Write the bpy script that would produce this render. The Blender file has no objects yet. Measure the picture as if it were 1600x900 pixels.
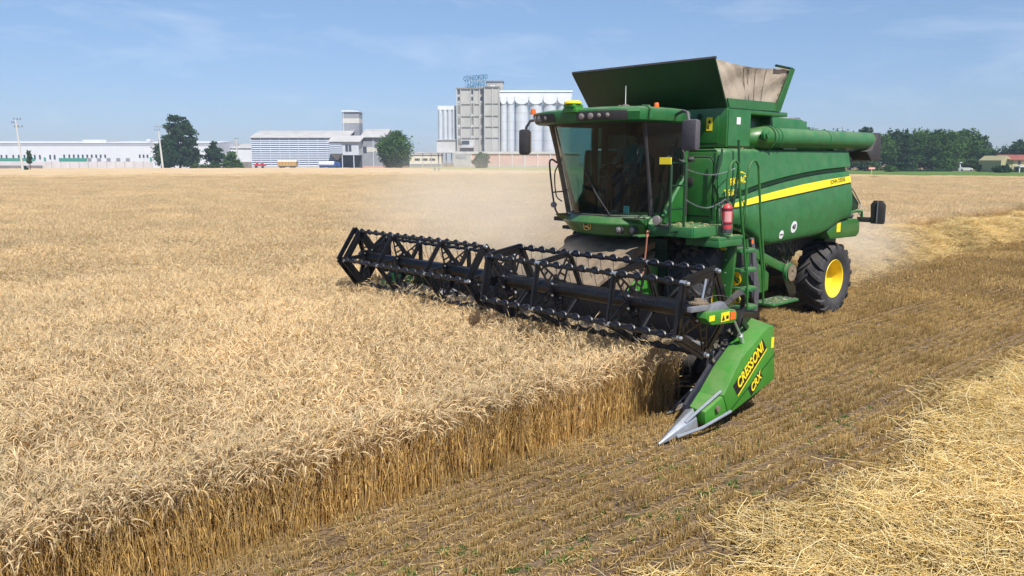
import bpy, bmesh, math, random
import numpy as np
from mathutils import Vector, Matrix, Euler

# ------------------------------------------------------------------ camera, sky, sun, exposure
SC = bpy.context.scene
COL = SC.collection
F_PX, PITCH = 1233.985, math.radians(9.1658)
CAMP = Vector((11.034, 8.435, 2.983))
DEP = Vector((-0.6752, -0.7376, 0)).normalized()      # horizontal heading of the camera
LAT = Vector((DEP.y, -DEP.x, 0))                      # to the right of it
FWD = DEP * math.cos(PITCH) - Vector((0, 0, math.sin(PITCH)))
UPV = DEP * math.sin(PITCH) + Vector((0, 0, math.cos(PITCH)))
camd = bpy.data.cameras.new('camera'); cam = bpy.data.objects.new('camera', camd); COL.objects.link(cam)
cam.matrix_world = Matrix(((LAT.x, UPV.x, -FWD.x, CAMP.x), (LAT.y, UPV.y, -FWD.y, CAMP.y), (LAT.z, UPV.z, -FWD.z, CAMP.z), (0, 0, 0, 1)))
camd.lens = F_PX * 36 / 1600; camd.sensor_width = 36; camd.clip_start = 0.1; camd.clip_end = 6000
SC.camera = cam

SUN_AZ, SUN_EL = 20, 54           # azimuth from +Y towards +X
S = Vector((math.cos(math.radians(SUN_EL)) * math.sin(math.radians(SUN_AZ)), math.cos(math.radians(SUN_EL)) * math.cos(math.radians(SUN_AZ)), math.sin(math.radians(SUN_EL))))
sd = bpy.data.lights.new('sun', 'SUN'); sd.energy = 5.0; sd.angle = math.radians(0.55); sd.color = (1, 0.95, 0.87)
so = bpy.data.objects.new('sun', sd); COL.objects.link(so); so.rotation_euler = S.to_track_quat('Z', 'Y').to_euler(); so.location = (0, 0, 60)

W = bpy.data.worlds.new('World'); SC.world = W; W.use_nodes = True
nt = W.node_tree; nt.nodes.clear()
out = nt.nodes.new('ShaderNodeOutputWorld'); bg = nt.nodes.new('ShaderNodeBackground'); bg.inputs['Strength'].default_value = 0.096
sky = nt.nodes.new('ShaderNodeTexSky'); sky.sky_type = 'NISHITA'; sky.sun_disc = False
sky.sun_elevation = math.radians(SUN_EL); sky.sun_rotation = math.radians(SUN_AZ); sky.air_density = 1.0; sky.dust_density = 0.2; sky.ozone_density = 3.0
# thin cirrus, laid out by direction in the sky
tc = nt.nodes.new('ShaderNodeTexCoord'); mp = nt.nodes.new('ShaderNodeMapping'); mp.inputs['Scale'].default_value = (2.2, 2.2, 9.0); mp.inputs['Rotation'].default_value = (0.25, 0.1, 0.9)
nz = nt.nodes.new('ShaderNodeTexNoise'); nz.inputs['Scale'].default_value = 2.3; nz.inputs['Detail'].default_value = 9; nz.inputs['Roughness'].default_value = 0.62; nz.inputs['Distortion'].default_value = 0.5
cr = nt.nodes.new('ShaderNodeValToRGB'); cr.color_ramp.elements[0].position = 0.50; cr.color_ramp.elements[0].color = (0, 0, 0, 1); cr.color_ramp.elements[1].position = 0.80; cr.color_ramp.elements[1].color = (0.26, 0.26, 0.26, 1)
mx = nt.nodes.new('ShaderNodeMixRGB'); mx.inputs['Color2'].default_value = (8.0, 8.4, 9.0, 1)
nt.links.new(tc.outputs['Generated'], mp.inputs[0]); nt.links.new(mp.outputs[0], nz.inputs['Vector']); nt.links.new(nz.outputs['Fac'], cr.inputs[0])
tn = nt.nodes.new('ShaderNodeMixRGB'); tn.blend_type = 'MULTIPLY'; tn.inputs['Fac'].default_value = 1; tn.inputs['Color2'].default_value = (0.86, 0.905, 1.05, 1)
sz = nt.nodes.new('ShaderNodeSeparateXYZ'); nt.links.new(tc.outputs['Generated'], sz.inputs[0]); hr_ = nt.nodes.new('ShaderNodeValToRGB')   # hazier, bluer air low down, clearer above
hr_.color_ramp.elements[0].position = 0.0; hr_.color_ramp.elements[0].color = (0.52, 0.58, 0.74, 1); hr_.color_ramp.elements[1].position = 0.22; hr_.color_ramp.elements[1].color = (0.96, 0.96, 0.90, 1); nt.links.new(sz.outputs['Z'], hr_.inputs[0])
tn2 = nt.nodes.new('ShaderNodeMixRGB'); tn2.blend_type = 'MULTIPLY'; tn2.inputs['Fac'].default_value = 1; nt.links.new(tn.outputs[0], tn2.inputs['Color1']); nt.links.new(hr_.outputs[0], tn2.inputs['Color2'])
nt.links.new(sky.outputs[0], tn.inputs['Color1']); nt.links.new(tn2.outputs[0], mx.inputs['Color1'])
nt.links.new(cr.outputs[0], mx.inputs['Fac']); nt.links.new(mx.outputs[0], bg.inputs['Color']); nt.links.new(bg.outputs[0], out.inputs[0])
SC.view_settings.view_transform = 'Standard'; SC.view_settings.look = 'None'; SC.view_settings.gamma = 1; SC.view_settings.use_curve_mapping = False
SC.view_settings.exposure = 0.47
SC.render.engine = 'CYCLES'
SC.cycles.max_bounces = 6; SC.cycles.diffuse_bounces = 4; SC.cycles.glossy_bounces = 3; SC.cycles.transmission_bounces = 4; SC.cycles.transparent_max_bounces = 12; SC.cycles.volume_bounces = 2
SC.cycles.volume_step_rate = 4; SC.cycles.volume_max_steps = 64; SC.cycles.use_denoising = True
RNG = random.Random(7); NR = np.random.default_rng(11)

# ------------------------------------------------------------------ materials
def mat(name, col, rough=0.6, metal=0.0, var=0.0, vscale=8.0, bump=0.0, bscale=30.0, dust=None, dustamt=0.0, spec=None, col2=None, stretch=None, coat=0.0):
    """principled material: colour varied by noise, optional second colour, optional dust that settles on faces that look up"""
    m = bpy.data.materials.new(name); m.use_nodes = True; n = m.node_tree; b = n.nodes['Principled BSDF']
    b.inputs['Roughness'].default_value = rough; b.inputs['Metallic'].default_value = metal
    if spec is not None: b.inputs['Specular IOR Level'].default_value = spec
    if coat: b.inputs['Coat Weight'].default_value = coat; b.inputs['Coat Roughness'].default_value = 0.12
    c = (*col, 1); b.inputs['Base Color'].default_value = c
    geo = n.nodes.new('ShaderNodeTexCoord'); src = geo.outputs['Object']
    if stretch:
        mpn = n.nodes.new('ShaderNodeMapping'); mpn.inputs['Scale'].default_value = stretch; n.links.new(src, mpn.inputs[0]); src = mpn.outputs[0]
    last = None
    if var > 0 or col2:
        z = n.nodes.new('ShaderNodeTexNoise'); z.inputs['Scale'].default_value = vscale; z.inputs['Detail'].default_value = 5; z.inputs['Roughness'].default_value = 0.6
        n.links.new(src, z.inputs['Vector'])
        r = n.nodes.new('ShaderNodeMapRange'); r.inputs[1].default_value = 0.32; r.inputs[2].default_value = 0.68; n.links.new(z.outputs['Fac'], r.inputs[0])
        q = n.nodes.new('ShaderNodeMixRGB'); q.inputs['Color1'].default_value = c if col2 else tuple(v * (1 - var) for v in col) + (1,)
        q.inputs['Color2'].default_value = (*col2, 1) if col2 else tuple(min(1, v * (1 + var)) for v in col) + (1,)
        n.links.new(r.outputs[0], q.inputs['Fac']); last = q.outputs[0]
    if dust:
        g = n.nodes.new('ShaderNodeNewGeometry'); sx = n.nodes.new('ShaderNodeSeparateXYZ'); n.links.new(g.outputs['Normal'], sx.inputs[0])
        z2 = n.nodes.new('ShaderNodeTexNoise'); z2.inputs['Scale'].default_value = 5; z2.inputs['Detail'].default_value = 8; z2.inputs['Roughness'].default_value = 0.7; n.links.new(geo.outputs['Object'], z2.inputs['Vector'])
        a = n.nodes.new('ShaderNodeMath'); a.operation = 'MULTIPLY_ADD'; a.inputs[1].default_value = 0.55; a.inputs[2].default_value = 0.20; n.links.new(sx.outputs['Z'], a.inputs[0]); a.use_clamp = True
        a1 = n.nodes.new('ShaderNodeMath'); a1.operation = 'MULTIPLY'; zr = n.nodes.new('ShaderNodeMapRange'); zr.inputs[1].default_value = 0.28; zr.inputs[2].default_value = 0.80; zr.inputs[4].default_value = 1.0; n.links.new(z2.outputs['Fac'], zr.inputs[0]); n.links.new(a.outputs[0], a1.inputs[0]); n.links.new(zr.outputs[0], a1.inputs[1])
        a2 = n.nodes.new('ShaderNodeMath'); a2.operation = 'MULTIPLY'; a2.inputs[1].default_value = 2 * dustamt; a2.use_clamp = True; n.links.new(a1.outputs[0], a2.inputs[0])
        q2 = n.nodes.new('ShaderNodeMixRGB'); q2.inputs['Color2'].default_value = (*dust, 1)
        if last: n.links.new(last, q2.inputs['Color1'])
        else: q2.inputs['Color1'].default_value = c
        n.links.new(a2.outputs[0], q2.inputs['Fac']); last = q2.outputs[0]
        r2 = n.nodes.new('ShaderNodeMath'); r2.operation = 'MULTIPLY_ADD'; r2.inputs[1].default_value = 0.5; r2.inputs[2].default_value = rough; r2.use_clamp = True
        n.links.new(a2.outputs[0], r2.inputs[0]); n.links.new(r2.outputs[0], b.inputs['Roughness'])
    if last: n.links.new(last, b.inputs['Base Color'])
    if bump > 0:
        z3 = n.nodes.new('ShaderNodeTexNoise'); z3.inputs['Scale'].default_value = bscale; z3.inputs['Detail'].default_value = 6; n.links.new(src, z3.inputs['Vector'])
        bp = n.nodes.new('ShaderNodeBump'); bp.inputs['Strength'].default_value = bump; bp.inputs['Distance'].default_value = 0.02; n.links.new(z3.outputs['Fac'], bp.inputs['Height']); n.links.new(bp.outputs[0], b.inputs['Normal'])
    return m

DUST = (0.36, 0.30, 0.20)
M = {}
M['green'] = mat('green_paint', (0.009, 0.122, 0.018), 0.34, var=0.10, vscale=2.5, dust=DUST, dustamt=0.28, coat=0.25)
M['greendusty'] = mat('dusty_green_paint', (0.013, 0.142, 0.038), 0.42, var=0.15, vscale=6, dust=DUST, dustamt=0.32)
M['greendark'] = mat('dark_and_shaded_green', (0.003, 0.034, 0.008), 0.5, var=0.2, vscale=4)  # own colour of dark parts, also painted shade on the tank extension front
M['hgreen'] = mat('header_green_paint', (0.030, 0.215, 0.016), 0.38, var=0.10, vscale=3, dust=DUST, dustamt=0.3, coat=0.2)
M['yellow'] = mat('yellow_paint', (0.72, 0.56, 0.03), 0.4, var=0.08, dust=DUST, dustamt=0.2)
M['rim'] = mat('yellow_rim', (0.85, 0.62, 0.015), 0.4, var=0.06, dust=DUST, dustamt=0.3)
M['decal'] = mat('yellow_decal', (0.82, 0.66, 0.02), 0.5)
M['orange'] = mat('orange_plastic', (0.75, 0.14, 0.02), 0.35)
M['red'] = mat('red_enamel', (0.55, 0.02, 0.04), 0.35, var=0.1, dust=DUST, dustamt=0.3)
M['white'] = mat('white_plastic', (0.75, 0.76, 0.78), 0.45, var=0.05)
M['black'] = mat('black_steel', (0.0045, 0.005, 0.0075), 0.33, var=0.3, vscale=12, dust=DUST, dustamt=0.022)
M['blackpl'] = mat('black_plastic', (0.03, 0.03, 0.036), 0.55, var=0.2, dust=DUST, dustamt=0.18)
M['clip'] = mat('tine_holder', (0.010, 0.013, 0.022), 0.42)
M['wire'] = mat('spring_wire', (0.10, 0.10, 0.11), 0.35, metal=0.6)
M['bolt'] = mat('zinc_bolt', (0.55, 0.56, 0.58), 0.35, metal=0.7)
M['steel'] = mat('bare_steel', (0.42, 0.46, 0.52), 0.36, metal=0.65, var=0.12, vscale=9, dust=DUST, dustamt=0.2)
M['greysteel'] = mat('grey_steel', (0.20, 0.22, 0.26), 0.42, metal=0.3, var=0.2, dust=DUST, dustamt=0.3)
M['dirty'] = mat('dirty_dark_metal', (0.035, 0.035, 0.032), 0.75, var=0.5, vscale=25, dust=DUST, dustamt=0.5, bump=0.6, bscale=60)
M['dusty'] = mat('dust_covered_steel', (0.13, 0.10, 0.07), 0.9, col2=(0.24, 0.18, 0.12), vscale=7, bump=0.3)
M['rubber'] = mat('tyre_rubber', (0.030, 0.031, 0.036), 0.8, var=0.3, vscale=6, dust=(0.22, 0.19, 0.16), dustamt=0.28, bump=0.2, bscale=50)
M['mirror'] = mat('grey_mirror_housing', (0.075, 0.07, 0.088), 0.6, var=0.15, vscale=20, dust=DUST, dustamt=0.15)
M['canvas'] = mat('dusty_canvas', (0.42, 0.35, 0.275), 0.95, col2=(0.50, 0.425, 0.34), vscale=4, bump=0.5, bscale=14, stretch=(1, 1, 0.7))
M['lamp'] = mat('lamp_lens', (0.26, 0.235, 0.22), 0.18, coat=0.5)
M['hose'] = mat('rubber_hose', (0.16, 0.12, 0.09), 0.7)
M['hosered'] = mat('red_cable', (0.42, 0.16, 0.10), 0.7)
M['seat'] = mat('seat_fabric', (0.03, 0.026, 0.022), 0.9)
M['cabin'] = mat('cab_lining', (0.035, 0.030, 0.026), 0.9, var=0.2)
M['skin'] = mat('skin', (0.42, 0.24, 0.16), 0.6)
M['shirt'] = mat('teal_shirt', (0.08, 0.27, 0.28), 0.9)
M['jeans'] = mat('blue_trousers', (0.04, 0.06, 0.10), 0.9)
M['hair'] = mat('brown_hair', (0.03, 0.02, 0.015), 0.8)
M['blackdecal'] = mat('black_decal', (0.012, 0.012, 0.012), 0.5)

def glass(name, tint, gl=0.10):
    m = bpy.data.materials.new(name); m.use_nodes = True; n = m.node_tree; n.nodes.clear()
    o = n.nodes.new('ShaderNodeOutputMaterial'); t = n.nodes.new('ShaderNodeBsdfTransparent'); t.inputs[0].default_value = (*tint, 1)
    g = n.nodes.new('ShaderNodeBsdfGlossy'); g.inputs['Roughness'].default_value = 0.03; g.inputs[0].default_value = (0.9, 0.95, 1, 1)
    lw = n.nodes.new('ShaderNodeLayerWeight'); lw.inputs[0].default_value = 0.5; pw = n.nodes.new('ShaderNodeMath'); pw.operation = 'POWER'; pw.inputs[1].default_value = 4.5; n.links.new(lw.outputs['Facing'], pw.inputs[0])
    fr = n.nodes.new('ShaderNodeMath'); fr.operation = 'MULTIPLY_ADD'; fr.inputs[1].default_value = 0.9; fr.inputs[2].default_value = 0.032; n.links.new(pw.outputs[0], fr.inputs[0])
    d = n.nodes.new('ShaderNodeBsdfDiffuse'); d.inputs[0].default_value = (0.35, 0.32, 0.28, 1)
    mm = n.nodes.new('ShaderNodeMixShader'); m2 = n.nodes.new('ShaderNodeMixShader'); m2.inputs[0].default_value = 0.015
    n.links.new(fr.outputs[0], mm.inputs[0]); n.links.new(t.outputs[0], mm.inputs[1]); n.links.new(g.outputs[0], mm.inputs[2])
    n.links.new(mm.outputs[0], m2.inputs[1]); n.links.new(d.outputs[0], m2.inputs[2]); n.links.new(m2.outputs[0], o.inputs[0])
    return m
M['glass'] = glass('tinted_glass', (0.27, 0.46, 0.44))

# ------------------------------------------------------------------ mesh building
class MB:
    def __init__(s): s.v = []; s.f = []; s.m = []
    def add(s, vs, fs, mi=0):
        o = len(s.v); s.v += [tuple(p) for p in vs]; s.f += [tuple(i + o for i in f) for f in fs]; s.m += [mi] * len(fs); return s
    def box(s, c, d, rot=None, mi=0):
        x, y, z = (q / 2 for q in d); P = [Vector((a * x, b * y, e * z)) for a in (-1, 1) for b in (-1, 1) for e in (-1, 1)]
        if rot: R = Euler([math.radians(q) for q in rot]).to_matrix(); P = [R @ p for p in P]
        P = [p + Vector(c) for p in P]
        return s.add(P, [(0, 1, 3, 2), (4, 6, 7, 5), (0, 4, 5, 1), (2, 3, 7, 6), (0, 2, 6, 4), (1, 5, 7, 3)], mi)
    def bb(s, x0, x1, y0, y1, z0, z1, mi=0): return s.box(((x0 + x1) / 2, (y0 + y1) / 2, (z0 + z1) / 2), (abs(x1 - x0), abs(y1 - y0), abs(z1 - z0)), None, mi)
    def prism(s, poly, ax, lo, hi, mi=0):
        """poly: 2-D points in the plane of the two other axes (in xyz order), swept along ax"""
        def P(q, t):
            l = list(q); l.insert(ax, t); return tuple(l)
        n = len(poly); vs = [P(q, lo) for q in poly] + [P(q, hi) for q in poly]
        fs = [tuple(range(n)), tuple(range(2 * n - 1, n - 1, -1))] + [(i, i + n, (i + 1) % n + n, (i + 1) % n) for i in range(n)]
        return s.add(vs, fs, mi)
    def loft(s, rings, closed=True, caps=True, mi=0):
        n = len(rings[0]); vs = [p for r in rings for p in r]; fs = []
        for j in range(len(rings) - 1):
            for i in range(n if closed else n - 1):
                a, b = j * n + i, j * n + (i + 1) % n; fs.append((a, b, b + n, a + n))
        if caps and closed: fs.append(tuple(range(n - 1, -1, -1))); fs.append(tuple((len(rings) - 1) * n + i for i in range(n)))
        return s.add(vs, fs, mi)
    def cyl(s, p0, p1, r0, r1=None, seg=12, mi=0, caps=True):
        r1 = r0 if r1 is None else r1; p0, p1 = Vector(p0), Vector(p1); q = (p1 - p0).to_track_quat('Z', 'Y')
        R = lambda p, r: [p + q @ Vector((r * math.cos(2 * math.pi * i / seg), r * math.sin(2 * math.pi * i / seg), 0)) for i in range(seg)]
        return s.loft([R(p0, r0), R(p1, r1)], caps=caps, mi=mi)
    def tube(s, pts, r, seg=8, mi=0):
        pts = [Vector(p) for p in pts]; rings = []; up = None
        for i, p in enumerate(pts):
            d = (pts[min(i + 1, len(pts) - 1)] - pts[max(i - 1, 0)]).normalized()
            if up is None: up = d.orthogonal().normalized()
            up = (up - d * up.dot(d)).normalized(); b = d.cross(up)
            rr = r[i] if isinstance(r, (list, tuple)) else r
            rings.append([p + (up * math.cos(2 * math.pi * k / seg) + b * math.sin(2 * math.pi * k / seg)) * rr for k in range(seg)])
        return s.loft(rings, mi=mi)
    def curve(s, pts, r, seg=8, mi=0, n=5):
        P = [Vector(p) for p in pts]; Q = [P[0] * 2 - P[1]] + P + [P[-1] * 2 - P[-2]]; o = []
        for i in range(1, len(Q) - 2):
            for k in range(n):
                t = k / n; o.append(0.5 * (2 * Q[i] + (Q[i + 1] - Q[i - 1]) * t + (2 * Q[i - 1] - 5 * Q[i] + 4 * Q[i + 1] - Q[i + 2]) * t * t + (3 * Q[i] - Q[i - 1] - 3 * Q[i + 1] + Q[i + 2]) * t ** 3))
        return s.tube(o + [P[-1]], r, seg, mi)
    def lathe(s, c, prof, seg=32, ax=1, mi=0, closed=False, caps=True):
        """prof: (along axis, radius)"""
        rings = []
        for a, r in prof:
            ring = []
            for k in range(seg):
                t = 2 * math.pi * k / seg; l = [r * math.cos(t), r * math.sin(t)]; l.insert(ax, a); ring.append(tuple(l[i] + c[i] for i in range(3)))
            rings.append(ring)
        if closed: rings.append(rings[0])
        return s.loft(rings, caps=caps and not closed, mi=mi)
    def bar(s, p0, p1, w, t, nrm, mi=0):
        """flat bar from p0 to p1, width w, thickness t along nrm"""
        p0, p1, nn = Vector(p0), Vector(p1), Vector(nrm).normalized(); d = (p1 - p0).normalized(); sdw = d.cross(nn).normalized() * w / 2; nn = nn * t / 2
        P = [q + a * sdw + b * nn for q in (p0, p1) for a, b in ((-1, -1), (1, -1), (1, 1), (-1, 1))]
        return s.loft([P[:4], P[4:]], mi=mi)
    def ball(s, c, r, seg=10, mi=0, sc=(1, 1, 1)):
        n = seg // 2; rings = []
        for j in range(1, n):
            t = math.pi * j / n; rings.append([(c[0] + r * sc[0] * math.sin(t) * math.cos(2 * math.pi * k / seg), c[1] + r * sc[1] * math.sin(t) * math.sin(2 * math.pi * k / seg), c[2] + r * sc[2] * math.cos(t)) for k in range(seg)])
        return s.loft(rings, mi=mi)
    def build(s, name, m, parent=None, bevel=0.0, smooth=38, solid=0.0):
        me = bpy.data.meshes.new(name); bm = bmesh.new(); vs = [bm.verts.new(p) for p in s.v]
        for f, mi in zip(s.f, s.m):
            try: g = bm.faces.new([vs[i] for i in f]); g.material_index = mi
            except ValueError: pass
        bmesh.ops.recalc_face_normals(bm, faces=bm.faces)
        if solid: 
            bmesh.ops.solidify(bm, geom=bm.faces[:], thickness=solid)
        if bevel > 0:
            ed = [e for e in bm.edges if len(e.link_faces) == 2 and e.calc_face_angle(0) > 0.5]
            bmesh.ops.bevel(bm, geom=ed, offset=bevel, segments=2, profile=0.6, affect='EDGES', clamp_overlap=True)
        for f in bm.faces: f.smooth = smooth > 0
        for e in bm.edges:
            if len(e.link_faces) == 2 and e.calc_face_angle(0) > math.radians(smooth): e.smooth = False
        bm.to_mesh(me); bm.free()
        for q in (m if isinstance(m, (list, tuple)) else [m]): me.materials.append(q)
        o = bpy.data.objects.new(name, me); COL.objects.link(o); o.parent = parent
        return o

def tag(o, label=None, cat=None, group=None, kind=None):
    if label: o['label'] = label
    if cat: o['category'] = cat
    if group: o['group'] = group
    if kind: o['kind'] = kind
    return o
def thing(name, label, cat, loc=(0, 0, 0), rz=0.0, group=None):
    o = bpy.data.objects.new(name, None); COL.objects.link(o); o.location = loc; o.rotation_euler = (0, 0, rz); o.empty_display_size = 0.3
    return tag(o, label, cat, group)
def text(name, s, size, m, parent, o, right, up, ext=0.002, shear=0.0, bold=0.0, align='CENTER', sx=1.0):
    cu = bpy.data.curves.new(name, 'FONT'); cu.body = s; cu.size = size; cu.extrude = ext; cu.shear = shear; cu.offset = bold; cu.align_x = align; cu.align_y = 'CENTER'; cu.resolution_u = 3
    t = bpy.data.objects.new(name, cu); COL.objects.link(t)
    dg = bpy.context.evaluated_depsgraph_get(); me = bpy.data.meshes.new_from_object(t.evaluated_get(dg)); bpy.data.objects.remove(t)
    r, u = Vector(right).normalized(), Vector(up).normalized(); n = r.cross(u).normalized(); u = n.cross(r)
    me.transform(Matrix(((r.x * sx, u.x, n.x, o[0]), (r.y * sx, u.y, n.y, o[1]), (r.z * sx, u.z, n.z, o[2]), (0, 0, 0, 1))))
    me.materials.clear(); me.materials.append(m); ob = bpy.data.objects.new(name, me); COL.objects.link(ob); ob.parent = parent
    return ob
def copy_tree(o, parent=None):
    c = o.copy(); COL.objects.link(c); c.parent = parent
    for ch in list(o.children): copy_tree(ch, c)
    return c

# background places: metres from the camera's foot, dep ahead and lat to the right
GA = math.atan2(LAT.y, LAT.x)
CP, SP = math.cos(PITCH), math.sin(PITCH)
def latpx(px, dep): return (px - 800) / F_PX * (dep * CP)
def zpx(v, dep):
    t = (450 - v) / F_PX; return CAMP.z + dep * (t * CP - SP) / (CP + t * SP)
def bgp(lat, dep, z=0): return Vector((CAMP.x, CAMP.y, 0)) + LAT * lat + DEP * dep + Vector((0, 0, z))
# ------------------------------------------------------------------ ground, fields
def wnoise(x, y):
    return (np.sin(x * 0.9 + 1.3 * np.sin(y * 0.7)) * np.sin(y * 1.1 + 0.8 * np.sin(x * 0.5)) + 0.5 * np.sin(x * 2.3 + y * 1.7) * np.sin(y * 2.9 - x)) / 1.5
def edge_far(x):            # standing crop on the machine's right hand: edge as a function of x
    t = np.clip((-x - 2.5) / 7.0, 0, 1); t = t * t * (3 - 2 * t)
    return -3.75 + 0.35 * t + 0.0 * x
EDGE_NEAR, HEAD_X = 3.0, 3.32
def in_wheat(x, y):
    a = (x > HEAD_X) & (y < EDGE_NEAR + 0.10 * np.sin(x * 1.7) * 0.4)
    return a | (y < edge_far(x))

def ground_mat():
    m = bpy.data.materials.new('field_soil'); m.use_nodes = True; n = m.node_tree; b = n.nodes['Principled BSDF']; b.inputs['Roughness'].default_value = 0.95; b.inputs['Specular IOR Level'].default_value = 0.1
    g = n.nodes.new('ShaderNodeNewGeometry'); 
    z1 = n.nodes.new('ShaderNodeTexNoise'); z1.inputs['Scale'].default_value = 1.3; z1.inputs['Detail'].default_value = 10; z1.inputs['Roughness'].default_value = 0.72; n.links.new(g.outputs['Position'], z1.inputs['Vector'])
    r = n.nodes.new('ShaderNodeValToRGB'); e = r.color_ramp.elements; e[0].position = 0.30; e[0].color = (0.11, 0.075, 0.045, 1); e[1].position = 0.72; e[1].color = (0.27, 0.20, 0.135, 1)
    e2 = e.new(0.5); e2.color = (0.18, 0.125, 0.078, 1); n.links.new(z1.outputs['Fac'], r.inputs[0])
    # drilled rows run along the direction of travel
    mp = n.nodes.new('ShaderNodeMapping'); mp.inputs['Scale'].default_value = (0.25, 7.2, 1); n.links.new(g.outputs['Position'], mp.inputs[0])
    z2 = n.nodes.new('ShaderNodeTexNoise'); z2.inputs['Scale'].default_value = 1.0; z2.inputs['Detail'].default_value = 5; n.links.new(mp.outputs[0], z2.inputs['Vector'])
    q = n.nodes.new('ShaderNodeMixRGB'); q.blend_type = 'MIX'; q.inputs['Color2'].default_value = (0.27, 0.185, 0.08, 1); n.links.new(r.outputs[0], q.inputs['Color1'])
    rr = n.nodes.new('ShaderNodeMapRange'); rr.inputs[1].default_value = 0.42; rr.inputs[2].default_value = 0.62; rr.inputs[4].default_value = 0.75; n.links.new(z2.outputs['Fac'], rr.inputs[0]); n.links.new(rr.outputs[0], q.inputs['Fac'])
    n.links.new(q.outputs[0], b.inputs['Base Color'])
    z3 = n.nodes.new('ShaderNodeTexNoise'); z3.inputs['Scale'].default_value = 22; z3.inputs['Detail'].default_value = 8; n.links.new(g.outputs['Position'], z3.inputs['Vector'])
    bp = n.nodes.new('ShaderNodeBump'); bp.inputs['Strength'].default_value = 1.0; bp.inputs['Distance'].default_value = 0.09; n.links.new(z3.outputs['Fac'], bp.inputs['Height']); n.links.new(bp.outputs[0], b.inputs['Normal'])
    return m
def disc(name, m, R, z=0.0, c=(0, 0), seg=96):
    mb = MB(); vs = [(c[0], c[1], z)]; fs = []; rad = [8, 20, 50, 120, 300, 700, R]
    for r in rad: vs += [(c[0] + r * math.cos(2 * math.pi * k / seg), c[1] + r * math.sin(2 * math.pi * k / seg), z) for k in range(seg)]
    for k in range(seg): fs.append((0, 1 + k, 1 + (k + 1) % seg))
    for j in range(len(rad) - 1):
        for k in range(seg):
            a = 1 + j * seg + k; b = 1 + j * seg + (k + 1) % seg; fs.append((a, a + seg, b + seg, b))
    return mb.add(vs, fs).build(name, m)
tag(disc('ground', ground_mat(), 1050), kind='structure', label='bare brown soil of the farmland reaching the horizon')

# ---- straw and wheat shading: 'tint' (r: pale..golden, g: brightness) is written on the meshes
def straw_mat(name, stops, transl=0.25, bigamt=0.22, bright=1.0):
    m = bpy.data.materials.new(name); m.use_nodes = True; n = m.node_tree; n.nodes.clear(); o = n.nodes.new('ShaderNodeOutputMaterial')
    a = n.nodes.new('ShaderNodeAttribute'); a.attribute_name = 'tint'; sp = n.nodes.new('ShaderNodeSeparateColor'); n.links.new(a.outputs['Color'], sp.inputs[0])
    r = n.nodes.new('ShaderNodeValToRGB'); el = r.color_ramp.elements
    el[0].position = stops[0][0]; el[0].color = (*stops[0][1], 1); el[1].position = stops[-1][0]; el[1].color = (*stops[-1][1], 1)
    for p, c in stops[1:-1]: k = el.new(p); k.color = (*c, 1)
    n.links.new(sp.outputs[0], r.inputs[0])
    g = n.nodes.new('ShaderNodeNewGeometry'); z = n.nodes.new('ShaderNodeTexNoise'); z.inputs['Scale'].default_value = 0.45; z.inputs['Detail'].default_value = 4; n.links.new(g.outputs['Position'], z.inputs['Vector'])
    mr = n.nodes.new('ShaderNodeMapRange'); mr.inputs[1].default_value = 0.3; mr.inputs[2].default_value = 0.7; mr.inputs[3].default_value = (1 - bigamt) * bright; mr.inputs[4].default_value = (1 + bigamt) * bright; n.links.new(z.outputs['Fac'], mr.inputs[0])
    mm = n.nodes.new('ShaderNodeMath'); mm.operation = 'MULTIPLY'; n.links.new(mr.outputs[0], mm.inputs[0]); n.links.new(sp.outputs[1], mm.inputs[1])
    vm = n.nodes.new('ShaderNodeVectorMath'); vm.operation = 'SCALE'; n.links.new(r.outputs[0], vm.inputs[0]); n.links.new(mm.outputs[0], vm.inputs['Scale'])
    d = n.nodes.new('ShaderNodeBsdfDiffuse'); t = n.nodes.new('ShaderNodeBsdfTranslucent'); n.links.new(vm.outputs[0], d.inputs[0]); n.links.new(vm.outputs[0], t.inputs[0])
    ms = n.nodes.new('ShaderNodeMixShader'); ms.inputs[0].default_value = transl; n.links.new(d.outputs[0], ms.inputs[1]); n.links.new(t.outputs[0], ms.inputs[2]); n.links.new(ms.outputs[0], o.inputs[0])
    return m
M['wheat'] = straw_mat('ripe_wheat', [(0.0, (0.84, 0.69, 0.44)), (0.35, (0.74, 0.56, 0.31)), (0.65, (0.76, 0.52, 0.19)), (1.0, (0.60, 0.37, 0.12))], 0.42, 0.12)
M['stub'] = straw_mat('stubble_straw', [(0.0, (0.72, 0.54, 0.27)), (0.5, (0.54, 0.37, 0.145)), (1.0, (0.32, 0.215, 0.085))], 0.2)
M['straw'] = straw_mat('cut_straw', [(0.0, (0.88, 0.75, 0.44)), (0.5, (0.80, 0.59, 0.23)), (1.0, (0.50, 0.33, 0.10))], 0.25, 0.12)
M['weed'] = straw_mat('green_weed', [(0.0, (0.06, 0.13, 0.03)), (1.0, (0.12, 0.20, 0.05))], 0.3)

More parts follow.
